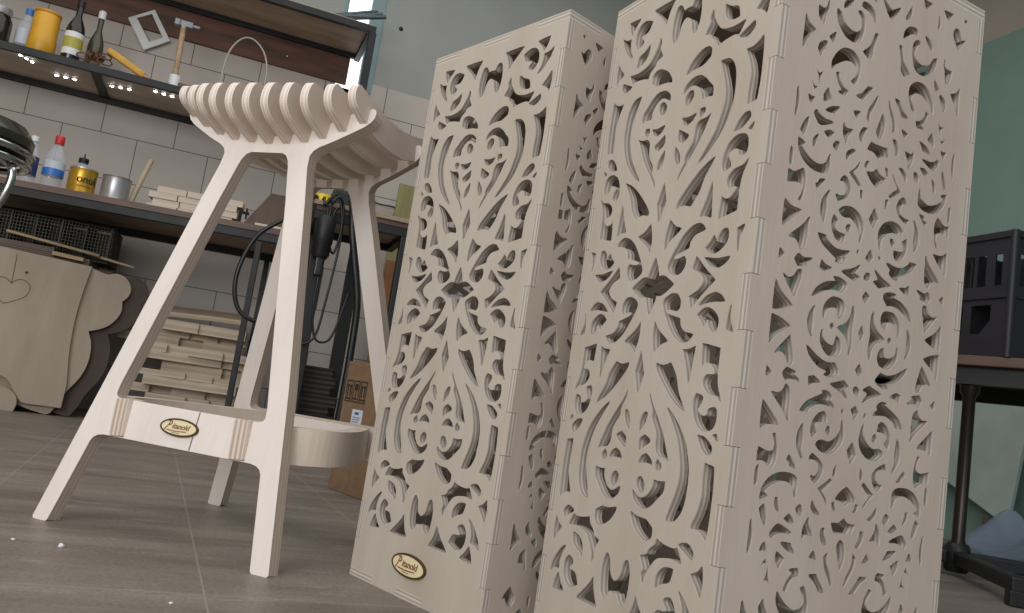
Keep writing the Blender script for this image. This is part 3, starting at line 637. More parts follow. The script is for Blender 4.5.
obj('canister_lid', lathe([(0.0515, 0.188), (0.055, 0.190), (0.055, 0.200), (0.047, 0.203), (0.045, 0.198), (0, 0.198)]), mat('lid_yellow', (196, 140, 40), 0.4), t)
jar('bottle', (-0.795, 4.02, ZS), [('bottle_body', [(0, 0), (0.036, 0), (0.038, 0.006), (0.038, 0.15), (0.032, 0.175), (0.014, 0.215), (0.014, 0.265)], M_DARKGLASS), ('label_band', [(0.0388, 0.03), (0.0388, 0.135)], M_WHITE), ('label_patch', [(0.0, 0.06), (0.0393, 0.06), (0.0393, 0.11), (0.0, 0.11)], mat('label_green', (168, 160, 70), 0.5)), ('bottle_cap', [(0.016, 0.262), (0.016, 0.29), (0, 0.291)], M_BLACK)], 'dark bottle with white and yellow label right of the yellow canister', 'bottle')
jar('bottle', (-0.722, 4.12, ZS), [('bottle_body', [(0, 0), (0.032, 0), (0.034, 0.006), (0.034, 0.13), (0.03, 0.16), (0.012, 0.215), (0.012, 0.275)], mat('green_glass', (74, 72, 56), 0.15, 0, 0.2)), ('label_band', [(0.0348, 0.03), (0.0348, 0.09)], mat('label_red', (128, 104, 84), 0.5)), ('bottle_cap', [(0.0165, 0.27), (0.0165, 0.305), (0.012, 0.31), (0, 0.31)], M_WHITE)], 'slim greenish bottle with white cap on the wall shelf', 'bottle')
bm = bmesh.new()
for k in range(14):
    c = Vector((-0.69 + random.uniform(-0.05, 0.04), 4.02 + random.uniform(-0.03, 0.03), ZS + 0.012 + random.uniform(0, 0.05))); r = random.uniform(0.022, 0.036); ax = random.uniform(0, PI)
    P = [c + Vector((math.cos(q) * r * math.cos(ax), math.cos(q) * r * math.sin(ax) * 0.6, math.sin(q) * r * 0.45 + 0.006)) for q in [2 * PI * j / 9 for j in range(9)]]
    tube(bm, spline_pts(P, 3, True), 0.0035, 6, True)
tag(obj('wire_tangle', bm_mesh(bm, smooth=True), mat('old_wire', (110, 66, 46), 0.5, 0, 0.5, (60, 60, 60))), 'tangled heap of brownish wire beside the yellow handle', 'wire')
t = empty('hand_trowel', (-0.55, 4.0, ZS), 0, 'yellow handled scraper leaning on the wire heap on the shelf', 'scraper')
hd = frame((-0.10, 0, 0.098), (0.88, 0, -0.40), (0, 1, 0))
obj('handle', boxes([((0, -0.016, -0.016), (0.185, 0.016, 0.014))], 0.009), M_YELLOW, t, hd)
obj('blade', boxes([((0.182, -0.016, -0.006), (0.20, 0.016, 0.002))], 0.001), mat('blade_wood', (186, 130, 84), 0.5), t, hd)
t = empty('photo_frame', (-0.55, 4.3745, 1.90), 0, 'tilted white rectangular frame hanging on the brown back board', 'frame')
fo = [(-0.105, 0.032), (0.005, 0.111), (0.102, -0.025), (-0.005, -0.107)]; fi = [(-0.066, 0.044), (-0.004, 0.086), (0.068, -0.020), (0.010, -0.060)]
obj('frame_ring', plate(fo, [fi], 0.012), M_WHITE, t, frame((0, -0.006, 0), (1, 0, 0), (0, 0, 1)))
obj('hanging_nail', boxes([((-0.004, -0.004, 0.078), (0.004, 0.0045, 0.086))], 0.001), M_STEEL, t)
t = empty('plastic_cup', (-0.363, 4.08, ZS), 0, 'small white plastic cup on the wall shelf holding a hammer', 'cup')
obj('cup_body', lathe([(0.0, 0.0), (0.024, 0.0), (0.027, 0.085), (0.0252, 0.085), (0.022, 0.004), (0, 0.004)], cap=False), M_WHITE, t)
t = empty('hammer', (-0.363, 4.08, ZS + 0.006), 0, 'hammer with wooden handle standing upright in a white cup', 'hammer')
obj('handle', lathe([(0, 0), (0.014, 0), (0.0155, 0.03), (0.0125, 0.12), (0.0135, 0.2), (0.012, 0.335)], 16), M_WOOD, t, frame((0, 0, 0), (1, 0, 0.03), (0, 1, 0)))
bmh = bmesh.new(); box(bmh, (-0.028, -0.012, 0.325), (0.03, 0.012, 0.353), None, 0.004); box(bmh, (0.028, -0.009, 0.332), (0.062, 0.009, 0.344), None, 0.003); box(bmh, (-0.052, -0.014, 0.324), (-0.028, 0.014, 0.354), None, 0.004)
obj('hammer_head', bm_mesh(bmh), mat('hammer_steel', (128, 130, 134), 0.35, 0.8, 0.1), t)
tag(obj('wire_hoop', tube_mesh([(-0.165, 4.1, ZS), (-0.166, 4.1, 1.70), (-0.158, 4.1, 1.79), (-0.13, 4.1, 1.86), (-0.09, 4.1, 1.897), (-0.045, 4.1, 1.892), (0.0, 4.1, 1.85), (0.028, 4.1, 1.78), (0.034, 4.1, 1.70), (0.034, 4.1, ZS)], 0.0042), mat('hoop_wire', (178, 168, 156), 0.4, 0.2)), 'bent pale wire hoop standing on the shelf behind the seat', 'hoop')
tag(obj('wood_block', boxes([((-0.34, 4.0, ZS), (-0.27, 4.12, ZS + 0.035))], 0.004), M_BENCH), 'dark brown wood block on the shelf beside the white cup', 'block')
tag(obj('clear_tray', boxes([((-0.32, 4.16, ZS), (-0.18, 4.30, ZS + 0.075))], 0.004), mat('milky_plastic', (176, 172, 166), 0.5)), 'milky plastic box at the back of the shelf near the hammer', 'box')
for i, (p, q, r, lb) in enumerate((((0.24, 4.10, 2.103), (0.56, 4.14, 2.232), 0.011, 'lowest and longest of the grey tubes on the shelf top'), ((0.25, 4.13, 2.126), (0.545, 4.17, 2.256), 0.010, 'middle of the grey tubes crossing before the window'), ((0.26, 4.16, 2.150), (0.52, 4.20, 2.278), 0.009, 'upper of the grey tubes crossing before the window'), ((0.22, 4.06, 2.102), (0.50, 4.09, 2.19), 0.010, 'front grey tube resting on the shelf edge'))):
    bm = bmesh.new(); tube(bm, [Vector(p), Vector(q)], r, 12)
    tag(obj('steel_tube', bm_mesh(bm, smooth=True), mat('tube_grey', (92, 104, 108), 0.4, 0.4, 0.1)), lb, 'tube', 'grey tubes lying on the shelf top')
# ------------------------------------------------------------------ things on the long workbench
ZB = 0.9145
jar('bottle', (-0.728, 3.86, ZB), [('bottle_body', [(0, 0), (0.038, 0), (0.041, 0.008), (0.039, 0.08), (0.041, 0.132), (0.034, 0.162), (0.016, 0.196), (0.015, 0.208)], M_CLEAR), ('label_band', [(0.0418, 0.062), (0.0418, 0.09)], M_BLUE), ('label_band', [(0.0416, 0.091), (0.0416, 0.122)], mat('pale_label', (190, 196, 205), 0.5)), ('bottle_cap', [(0.0175, 0.201), (0.0185, 0.203), (0.0185, 0.235), (0.016, 0.238), (0, 0.238)], M_RED)], 'clear plastic bottle with red cap and blue label on the workbench', 'bottle')
jar('bottle', (-0.812, 3.83, ZB), [('bottle_body', [(0, 0), (0.028, 0), (0.03, 0.006), (0.03, 0.14), (0.014, 0.18), (0.013, 0.19)], M_CLEAR), ('label_band', [(0.0308, 0.04), (0.0308, 0.12)], mat('navy_label', (40, 52, 92), 0.4)), ('bottle_cap', [(0.015, 0.186), (0.015, 0.208), (0, 0.209)], M_WHITE)], 'small clear bottle with navy label left of the red-capped bottle', 'bottle')
t = empty('paint_tin', (-0.605, 3.80, ZB), 0, 'gold paint tin with dark lettering on the workbench', 'tin')
obj('tin_body', lathe([(0, 0), (0.055, 0), (0.056, 0.006), (0.054, 0.01), (0.054, 0.098), (0.056, 0.104)]), M_GOLD, t)
obj('tin_lid', lathe([(0.0555, 0.103), (0.0555, 0.108), (0.047, 0.108), (0.046, 0.102), (0, 0.102)]), M_TIN, t)
me = txt_mesh('onuk', 0.043, 0, 0.0002, 0.0012)
for v in me.vertices:
    a = v.co.x / 0.0544 + 0.56; rr = 0.0544 + v.co.z; v.co = Vector((rr * math.sin(a), -rr * math.cos(a), 0.058 + v.co.y))
obj('lettering', me, M_PRINT, t)
me = txt_mesh('-------', 0.03, 0, 0.0002, 0)
for v in me.vertices:
    a = v.co.x / 0.0544 + 0.45; rr = 0.0544 + v.co.z; v.co = Vector((rr * math.sin(a), -rr * math.cos(a), 0.032 + v.co.y))
obj('small_print', me, M_PRINT, t)
jar('tin_can', (-0.478, 3.82, ZB), [('can_body', [(0, 0), (0.057, 0), (0.058, 0.004), (0.0565, 0.008), (0.0565, 0.097), (0.058, 0.102)], M_TIN), ('can_rim', [(0.056, 0.100), (0.0585, 0.102), (0.0585, 0.106), (0.055, 0.105)], mat('rim_brown', (120, 104, 92), 0.4, 0.4))], 'plain grey tin can right of the gold paint tin', 'tin')
jar('glue_bottle', (-0.637, 3.94, ZB), [('bottle_body', [(0, 0), (0.024, 0), (0.024, 0.14), (0.016, 0.165)], M_CLEAR), ('bottle_cap', [(0.018, 0.16), (0.02, 0.164), (0.02, 0.182), (0.004, 0.186), (0.002, 0.205), (0, 0.205)], M_BLACK)], 'clear glue bottle with dark nozzle cap behind the gold tin', 'bottle')
tag(obj('wooden_stick', tube_mesh([(-0.412, 3.83, ZB + 0.012), (-0.392, 3.845, 1.03), (-0.368, 3.86, 1.14)], 0.0115, 4), mat('stick_wood', (176, 160, 132), 0.6, 0, 0.1)), 'pale round stick leaning up from the bench behind the grey tin', 'stick')
nb = 0
for ly in range(4):
    xs = -0.345 + (0.0, 0.02, 0.0, 0.03)[ly]
    for k in range(3):
        ln = (0.122, 0.108, 0.116, 0.12)[(k + ly) % 4]; yb = 3.775 - 0.13 * (xs + 0.2) + random.uniform(-0.004, 0.004)
        nm = ('bottom', 'second', 'third', 'top')[ly] + ' layer, ' + ('leftmost', 'second from left', 'third from left', 'rightmost')[(0, 1, 3)[k]]
        tag(obj('wood_strip', boxes([((0, 0, 0), (ln, 0.07, 0.0265))], 0.0012), M_WOOD if False else mat('white_strip', (206, 190, 170), 0.6, 0, 0.08, (4, 40, 40)), None, frame((xs, yb, ZB + 0.0004 + 0.027 * ly), (1, -0.13, 0), (0.13, 1, 0))), 'pale wood strip stacked on the workbench, ' + nm, 'strip', 'pale strips stacked on the workbench')
        xs += ln + 0.003
t = empty('clamp', (0.030, 3.70, ZB), 0.3, 'small black clamp on the bench edge beside the strips', 'clamp')
obj('clamp_frame', plate([(0, 0), (0.055, 0), (0.055, 0.012), (0.014, 0.012), (0.014, 0.05), (0.045, 0.05), (0.045, 0.062), (0, 0.062)], [], 0.01), M_BLACK, t, frame((0, 0, 0), (1, 0, 0), (0, 0, 1)))
obj('clamp_screw', boxes([((0.03, 0.001, 0.03), (0.037, 0.008, 0.078))], 0.001), M_STEEL, t)
A = Vector((0.056, 3.69, ZB + 0.0095)); B_ = Vector((0.157, 3.96, 1.135)); ex = Vector((1, -0.13, 0.0)).normalized(); ey = (B_ - A) - ex * (B_ - A).dot(ex); sk = (B_ - A).dot(ex)
tag(obj('dark_sheet', plate([(0, 0), (0.21, 0), (0.21 + sk * 0.45, ey.length), (sk, ey.length)], [], 0.010), M_DARKPLY, None, frame(A, ex, ey)), 'dark brown sheet leaning back on the workbench by the clamp', 'board')
tag(obj('wood_offcut', boxes([((0.19, 4.12, ZB), (0.27, 4.19, ZB + 0.25))], 0.002), mat('white_strip', (206, 190, 170))), 'pale upright wood offcut behind the dark leaning sheet', 'offcut')
tag(obj('plank_offcut', boxes([((0, 0, 0), (0.11, 0.028, 0.010))], 0.001), mat('white_strip', (206, 190, 170)), None, frame((0.10, 3.632, ZB + 0.0002), (1, -0.13, 0), (0.13, 1, 0))), 'thin pale board flat on the bench edge under the dark sheet', 'board')
# on the short bench
ZP = 1.009
t = empty('tape_roll', (0.345, 3.46, ZP), 0, 'roll of yellow tape on the plywood sheet', 'tape')
obj('tape_band', lathe([(0.018, 0), (0.036, 0), (0.036, 0.06), (0.018, 0.06), (0.018, 0)], cap=False), mat('tape_yellow', (226, 196, 30), 0.4), t)
obj('tape_core', lathe([(0.0165, 0.0), (0.0178, 0.0), (0.0178, 0.06), (0.0165, 0.06), (0.0165, 0)], cap=False), M_CARD, t)
t = empty('tool_case', (0.43, 3.52, ZP), 0, 'black tool case on the short bench beside the tape roll', 'case')
obj('case_body', boxes([((-0.045, -0.03, 0), (0.045, 0.05, 0.095))], 0.004), M_BLACK, t); obj('case_lid', boxes([((-0.041, -0.031, 0.086), (0.041, 0.051, 0.11))], 0.005), M_CRATE, t)
tag(obj('white_rod', tube_mesh([(0.487, 3.5, ZP + 0.004), (0.489, 3.51, 1.07), (0.491, 3.52, 1.14)], 0.003, 3), M_WHITE), 'thin white rod standing behind the black tool case', 'rod')
# power tool and cables hanging at the bench corner
t = t_tool = empty('power_tool', (0.352, 3.250, 0.77), 0, 'black power tool with looped cords hanging at the corner of the short bench', 'power tool')
obj('tool_body', lathe([(0, 0), (0.026, 0.0), (0.035, 0.015), (0.036, 0.06), (0.039, 0.065), (0.039, 0.15), (0.030, 0.17), (0, 0.172)], 24), M_BLACK, t)
obj('tool_grip', boxes([((-0.014, -0.02, -0.07), (0.014, 0.012, 0.01))], 0.006), M_RUBBER, t)
obj('hanging_strap', tube_mesh([(0, -0.02, 0.165), (-0.004, 0.005, 0.222), (0.004, 0.018, 0.2480), (0.01, 0.06, 0.2460), (0.016, 0.12, 0.2450)], 0.004, 5), M_RUBBER, t)
tag(obj('air_hose', tube_mesh([(0.315, 3.36, 1.0185), (0.295, 3.29, 1.0185), (0.25, 3.235, 0.955), (0.196, 3.24, 0.896), (0.111, 3.25, 0.815), (0.068, 3.25, 0.70), (0.062, 3.25, 0.60), (0.088, 3.25, 0.522), (0.139, 3.25, 0.488), (0.22, 3.26, 0.485), (0.28, 3.275, 0.54)], 0.0085), M_RUBBER), 'black air hose looping out left of the short bench', 'hose')
tag(obj('spray_lance', tube_mesh([(0.44, 3.30, 1.025), (0.445, 3.255, 1.0), (0.458, 3.235, 0.90), (0.487, 3.235, 0.783), (0.523, 3.235, 0.637), (0.533, 3.24, 0.52), (0.535, 3.24, 0.30), (0.53, 3.25, 0.015)], 0.0145), M_RUBBER), 'thick black cable hanging straight down right of the power tool', 'cable')
for i, P in enumerate(([(0.33, 3.31, 1.0165), (0.332, 3.270, 1.0185), (0.335, 3.246, 0.985), (0.37, 3.24, 1.035), (0.40, 3.245, 0.99), (0.415, 3.25, 0.90), (0.40, 3.245, 0.80), (0.37, 3.24, 0.86), (0.36, 3.245, 0.97), (0.372, 3.266, 1.0185), (0.38, 3.31, 1.0165)], [(0.35, 3.31, 1.0165), (0.352, 3.268, 1.0185), (0.36, 3.24, 1.0), (0.385, 3.235, 1.025), (0.41, 3.25, 0.985), (0.42, 3.255, 0.85), (0.405, 3.255, 0.60), (0.39, 3.26, 0.47), (0.35, 3.26, 0.43), (0.325, 3.265, 0.46)], [(0.40, 3.31, 1.0165), (0.398, 3.268, 1.0185), (0.395, 3.245, 0.99), (0.375, 3.25, 0.94), (0.36, 3.25, 0.62), (0.385, 3.26, 0.47), (0.43, 3.26, 0.45), (0.46, 3.26, 0.50), (0.49, 3.27, 0.66)])):
    obj('power_cord', tube_mesh([(x - 0.352, y - 3.250, z - 0.77) for x, y, z in P], 0.0048), M_RUBBER, t_tool)
# ------------------------------------------------------------------ planks and carton by the short bench
tag(obj('green_plank', boxes([((0, 0, 0), (0.10, 0.02, 1.40))], 0.001), mat('yellow_green_wood', (150, 142, 92), 0.6, 0, 0.15, (20, 20, 2)), None, frame((0.80, 4.30, 0), (1, 0, 0), (0, 1, 0.06))), 'tall yellowish green plank standing at the wall behind the left lattice box', 'plank')
tag(obj('brown_plank', boxes([((0, 0, 0), (0.11, 0.02, 0.97))], 0.001), mat('orange_brown_wood', (150, 98, 54), 0.55, 0, 0.2, (20, 20, 2)), None, frame((0.79, 4.20, 0), (1, 0, 0), (0, 1, 0.05))), 'shorter orange brown plank in front of the greenish plank', 'plank')
t = empty('wall_hook', (0.70, 4.38, 1.30), 0, 'dark wire hook on the tiled wall beside the stool top', 'hook')
obj('hook_rod', tube_mesh([(0.0, 0, 0.004), (0.04, -0.01, -0.004), (0.10, -0.01, -0.002), (0.126, -0.01, -0.01), (0.124, -0.012, -0.06)], 0.004, 5), M_STEEL, t); obj('hook_plate', boxes([((-0.012, 0.0, -0.012), (0.012, 0.0195, 0.016))], 0.002), M_STEEL, t)
ct = empty('cardboard_carton', (0.394, 2.381, 0), math.atan2(-0.945, 0.327), 'tall brown cardboard carton with handling symbols and white label', 'carton')
LW, LD, LH = 0.25, 0.19, 0.363
obj('carton_body', boxes([((0, 0, 0), (LW, LD, LH))], 0.003), M_CARD, ct)
obj('top_flap', boxes([((0.001, 0.002, LH), (LW - 0.001, LD / 2 - 0.002, LH + 0.003))]), M_CARD, ct); obj('top_flap', boxes([((0.001, LD / 2 + 0.002, LH), (LW - 0.001, LD - 0.002, LH + 0.003))]), M_CARD, ct)
bm = bmesh.new(); W3 = 0.0035
for k in range(3):
    x0 = 0.012 + 0.040 * k; z0, z1 = 0.250, 0.312; xw = 0.034
    for lo, hi in (((x0, z0), (x0 + xw, z0 + W3)), ((x0, z1 - W3), (x0 + xw, z1)), ((x0, z0), (x0 + W3, z1)), ((x0 + xw - W3, z0), (x0 + xw, z1))): box(bm, (lo[0], -0.0006, lo[1]), (hi[0], 0.0004, hi[1]))
    cx = x0 + xw / 2
    if k == 1:   # glass
        for lo, hi in (((cx - 0.009, 0.285), (cx + 0.009, 0.303)), ((cx - 0.002, 0.263), (cx + 0.002, 0.285)), ((cx - 0.01, 0.258), (cx + 0.01, 0.263))): box(bm, (lo[0], -0.0006, lo[1]), (hi[0], 0.0004, hi[1]))
    else:        # arrows / umbrella
        for s in (-0.007, 0.007):
            box(bm, (cx + s - 0.0025, -0.0006, 0.266), (cx + s + 0.0025, 0.0004, 0.298)); box(bm, (cx + s - 0.0045, -0.0006, 0.292), (cx + s + 0.0045, 0.0004, 0.299))
        box(bm, (cx - 0.012, -0.0006, 0.257), (cx + 0.012, 0.0004, 0.262))
obj('handling_symbols', bm_mesh(bm), M_PRINT, ct)
lb = obj('shipping_label', boxes([((0.068, -0.0008, 0.188), (0.126, 0.0, 0.232))]), mat('label_paper', (214, 216, 224), 0.7), ct)
obj('label_print', boxes([((0.084, -0.0012, 0.218), (0.106, -0.0007, 0.225)), ((0.076, -0.0012, 0.209), (0.118, -0.0007, 0.211)), ((0.076, -0.0012, 0.203), (0.114, -0.0007, 0.205)), ((0.076, -0.0012, 0.197), (0.108, -0.0007, 0.199))]), mat('label_ink', (70, 90, 150), 0.7), lb)
# ------------------------------------------------------------------ dark boards stacked on the floor under the short bench
z = 0.0
M_DB = plywood('black_board', (44, 40, 38), (34, 32, 30), (64, 58, 54), (36, 32, 30), 0.03, 3)
for k in range(9):
    h = (0.044, 0.048, 0.042, 0.046)[k % 4]; j = random.uniform(-0.012, 0.012)
    tag(obj('dark_board', plate([(0, 0), (0.125 + j, 0), (0.125 + j, 0.02), (0.135 + j, 0.02), (0.135 + j, 0.24), (0, 0.24)], [], h - 0.006), M_DB, None, frame((0.395 + random.uniform(-0.008, 0.008), 3.42 + random.uniform(-0.012, 0.012), z + h - 0.006), (1, 0, 0), (0, 1, 0))), 'dark board in the low stack behind the bench legs, ' + ('bottom', 'second from bottom', 'third from bottom', 'fourth from bottom', 'middle', 'fourth from top', 'third from top', 'second from top', 'topmost')[k], 'board', 'dark boards stacked on the floor')
    z += h - 0.0055
# ------------------------------------------------------------------ pile of plywood cut-outs under the workbench
z = 0.0
ORD = ['bottom', 'second', 'third', 'fourth', 'fifth', 'sixth', 'seventh', 'eighth', 'ninth', 'tenth', 'eleventh', 'twelfth', 'thirteenth', 'fourteenth', 'fifteenth', 'sixteenth']
specs = [(-0.24, 0.42, 0), (-0.26, 0.43, 1), (-0.25, 0.43, 2), (-0.20, 0.36, 0), (-0.26, 0.43, 1), (-0.22, 0.38, 3), (-0.24, 0.41, 0), (-0.16, 0.33, 2), (-0.27, 0.46, 4), (-0.22, 0.40, 1), (-0.36, 0.52, 2), (-0.27, 0.44, 0), (-0.34, 0.50, 1)]
for k, (x0, ln, kind) in enumerate(specs):
    h = (0.044, 0.030, 0.050, 0.036, 0.040)[k % 5]; dpt = random.uniform(0.26, 0.34); yf = 3.81 + (0.05 if k % 3 == 1 else 0.0) + random.uniform(-0.02, 0.03) + (0.06 if k in (10, 11, 12) else 0)
    nt = lambda a, w, d: [(a, 0), (a, d), (a + w, d), (a + w, 0)]
    fr_ = [(0, 0)]
    if kind == 0: fr_ += nt(0.18 * ln / 0.4, 0.016, 0.02) + nt(0.29 * ln / 0.4, 0.016, 0.02)
    if kind == 1: fr_ += nt(0.07, 0.09, 0.035) + nt(0.30, 0.02, 0.02)
    if kind == 2: fr_ += nt(0.25, 0.10, 0.04)
    if kind == 3: fr_ += [(0.06, 0.012), (0.12, 0.016), (0.22, 0.012), (0.3, 0.0)]
    if kind == 4: fr_ += nt(0.04, 0.02, 0.02) + nt(0.35, 0.03, 0.03)
    P = fr_ + [(ln, 0), (ln, dpt), (0, dpt)]
    an = random.uniform(-0.11, 0.07)
    me = plate([(x, -y) for x, y in P][::-1], [], h - 0.005)
    tag(obj('plywood_cutout', me, M_OFF, None, frame((x0, yf, z + 0.0002), (math.cos(an), math.sin(an), 0), (math.sin(an), -math.cos(an), 0))), 'notched plywood cutout in the pile under the workbench, ' + ORD[k] + ' layer from the floor', 'plywood', 'plywood cutouts piled under the workbench')
    z += h - 0.0045
ztop = z
ar = [(0, 0), (0.06, 0.02), (0.14, 0.034), (0.22, 0.038), (0.30, 0.03), (0.36, 0.014), (0.40, 0.0), (0.40, 0.30), (0, 0.30)]
tag(obj('arched_board', plate(ar, [], 0.02), M_OFF, None, frame((-0.26, 3.83, ztop + 0.022), (1, 0.02, 0.06), (0, 1, 0.16))), 'arched plywood board on top of the cutout pile', 'plywood')
# ------------------------------------------------------------------ carved panels leaning under the bench, far left
tilt = 0.06; N1 = frame((0, 3.735, 0), (1, 0, 0), (0, tilt, 1))
pan1 = [(-1.15, 0.645, 1), (-0.83, 0.640, 1), (-0.494, 0.624, 1), (-0.500, 0.575), (-0.508, 0.50), (-0.513, 0.40), (-0.508, 0.27), (-0.490, 0.13, 1), (-0.492, 0.035, 1), (-0.567, 0.036), (-0.625, 0.037), (-0.650, 0.052), (-0.672, 0.085), (-0.70, 0.12), (-0.745, 0.135), (-0.80, 0.13), (-0.85, 0.10, 1), (-0.87, 0.0005, 1), (-1.15, 0.0005, 1)]
p1 = obj('carved_panel', plate(smooth_poly(pan1, 5), [], 0.018), M_PLY, None, N1); tag(p1, 'large pale plywood panel with engraved heart leaning at the far left', 'panel')
bm = bmesh.new()
for L in ([(-0.765, 0.500), (-0.750, 0.516), (-0.728, 0.521), (-0.703, 0.507), (-0.697, 0.484), (-0.708, 0.455), (-0.745, 0.430), (-0.775, 0.415)], [(-0.765, 0.500), (-0.790, 0.517), (-0.82, 0.515), (-0.84, 0.49), (-0.83, 0.45), (-0.80, 0.43), (-0.775, 0.415)], [(-0.765, 0.500), (-0.767, 0.56), (-0.770, 0.622)]): stroke(bm, L, 0.0035, -0.0006, 0.0004)
obj('engraved_heart', bm_mesh(bm), mat('engraving', (96, 80, 64), 0.8), p1)
obj('drilled_hole', lathe([(0, 0), (0.006, 0), (0.006, 0.0005), (0, 0.0005)], 14), M_BLACK, p1, Matrix.Translation((-0.722, 0.553, 0)))
N2 = frame((0, 3.757, 0), (1, 0, 0), (0, tilt, 1))
pan2 = [(-1.10, 0.63, 1), (-0.500, 0.622, 1), (-0.462, 0.611), (-0.431, 0.606), (-0.398, 0.616), (-0.360, 0.603), (-0.335, 0.565), (-0.338, 0.530), (-0.357, 0.503, 1), (-0.353, 0.458), (-0.374, 0.411), (-0.408, 0.380), (-0.458, 0.358, 1), (-0.437, 0.305), (-0.434, 0.232), (-0.451, 0.167), (-0.490, 0.098), (-0.505, 0.055), (-0.530, 0.008, 1), (-0.545, 0.001, 1), (-0.60, 0.012), (-0.68, 0.03), (-0.75, 0.012, 1), (-1.10, 0.0005, 1)]
tag(obj('carved_panel', plate(smooth_poly(pan2, 5), [], 0.018), M_PLY, None, N2), 'scalloped pale plywood panel just behind the heart panel', 'panel')
N3 = frame((0.07, 3.785, 0), (1, 0, 0), (0, tilt, 1))
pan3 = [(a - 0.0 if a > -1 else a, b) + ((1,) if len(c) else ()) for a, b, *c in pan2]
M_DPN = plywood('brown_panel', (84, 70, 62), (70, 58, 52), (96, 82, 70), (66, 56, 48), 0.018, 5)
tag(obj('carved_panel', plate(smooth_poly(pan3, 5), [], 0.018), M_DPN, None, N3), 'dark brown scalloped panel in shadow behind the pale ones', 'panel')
tag(obj('rounded_offcut', plate(smooth_poly([(-0.90, 0.0005, 1), (-0.652, 0.0005, 1), (-0.646, 0.03), (-0.655, 0.062), (-0.685, 0.085), (-0.74, 0.09), (-0.90, 0.085, 1)], 4), [], 0.018), M_PLY, None, frame((0, 3.71, 0), (1, 0, 0), (0, tilt, 1))), 'small rounded plywood piece on the floor below the heart panel', 'offcut')
# carcass, crate and laths behind the panels
tag(obj('plywood_carcass', boxes([((-1.15, 3.86, 0), (-0.52, 4.20, 0.660))], 0.002), M_DARKPLY), 'dark plywood carcass under the workbench carrying the wire crate', 'carcass')
cr = empty('wire_crate', (-0.98, 3.97, 0.6605), -0.06, 'olive brown wire mesh crate under the workbench', 'crate')
W_, D__, H_ = 0.52, 0.22, 0.155
bm = bmesh.new()
for x in [W_ * i / 40 for i in range(41)]: box(bm, (x - 0.0012, -0.0012, 0), (x + 0.0012, 0.0012, H_))
for zz in [H_ * i / 11 for i in range(12)]: box(bm, (0, -0.0012, zz), (W_, 0.0012, zz + 0.0024))
obj('front_mesh', bm_mesh(bm), M_WIRE, cr)
bm = bmesh.new()
for y in [D__ * i / 16 for i in range(17)]: box(bm, (W_ - 0.0012, y - 0.0012, 0), (W_ + 0.0012, y + 0.0012, H_))
for zz in [H_ * i / 11 for i in range(12)]: box(bm, (W_ - 0.0012, 0, zz), (W_ + 0.0012, D__, zz + 0.0024))
obj('side_mesh', bm_mesh(bm), M_WIRE, cr)
obj('back_panel', boxes([((0, D__, 0), (W_, D__ + 0.006, H_))]), mat('crate_back', (96, 88, 66), 0.7, 0, 0.4, (30, 30, 30)), cr)
obj('base_panel', boxes([((0, 0, 0), (W_, D__, 0.004))]), mat('crate_back', (70, 62, 46)), cr)
for k in range(6): obj('divider', boxes([((0.02 + k * 0.098, -0.004, 0), (0.025 + k * 0.098, D__, H_ + 0.004))]), M_BLACK, cr)
tag(obj('brown_lath', boxes([((0, 0, 0), (0.42, 0.05, 0.022))], 0.001), M_BENCH, None, frame((-1.08, 3.865, 0.6605), (1, 0, 0), (0, 1, 0))), 'brown board lying along the carcass below the mesh crate', 'lath')
tag(obj('pale_lath', boxes([((0, 0, 0), (0.36, 0.022, 0.011))], 0.001), M_WOOD, None, frame((-0.85, 3.875, 0.713), (0.995, 0.0, -0.094), (0, 1, 0))), 'long pale lath lying aslant in front of the mesh crate', 'lath')
tag(obj('pale_lath', boxes([((0, 0, 0), (0.12, 0.03, 0.016))], 0.001), M_WOOD, None, frame((-0.66, 3.83, 0.6485), (0.99, 0.0, -0.05), (0, 1, 0))), 'short pale lath under the longer one, on the panels', 'lath')
tag(obj('pale_lath', boxes([((0, 0, 0), (0.20, 0.018, 0.010))], 0.001), M_WOOD, None, frame((-0.55, 3.90, 0.683), (0.985, 0.0, -0.12), (0, 1, 0))), 'thin lath sticking out right beyond the scalloped panel', 'lath')
# ------------------------------------------------------------------ chrome stool at the far left
cs = empty('chrome_stool', (-0.79, 2.80, 0), 0, 'chrome tube stool with round dark cushion, cut by the left edge', 'stool')
obj('cushion', lathe([(0, 0.835), (0.17, 0.835), (0.195, 0.85), (0.197, 0.875), (0.17, 0.912), (0.10, 0.932), (0, 0.938)], 40), mat('dark_vinyl', (58, 56, 48), 0.22, 0, 0.3, (12, 12, 12)), cs)
for zz, rr in ((0.832, 0.195), (0.800, 0.19)):
    bm = bmesh.new(); tube(bm, [Vector((rr * math.cos(2 * PI * k / 48), rr * math.sin(2 * PI * k / 48), zz)) for k in range(48)], 0.011, 12, True); obj('ring', bm_mesh(bm, smooth=True), M_CHROME, cs)
obj('seat_pan', lathe([(0, 0.795), (0.12, 0.795), (0.17, 0.81), (0.18, 0.83), (0, 0.833)], 32), M_BLACK, cs)
for k in range(4):
    a = -0.35 + k * PI / 2; ca, sa = math.cos(a), math.sin(a); q = lambda r, zz: (ca * r, sa * r, zz)
    obj('leg', tube_mesh([q(0.06, 0.80), q(0.14, 0.80), q(0.178, 0.775), q(0.182, 0.73), q(0.165, 0.67), q(0.13, 0.60), q(0.115, 0.50), q(0.13, 0.3), q(0.165, 0.1), q(0.18, 0.012)], 0.0115, 6, False, 12), M_CHROME, cs)
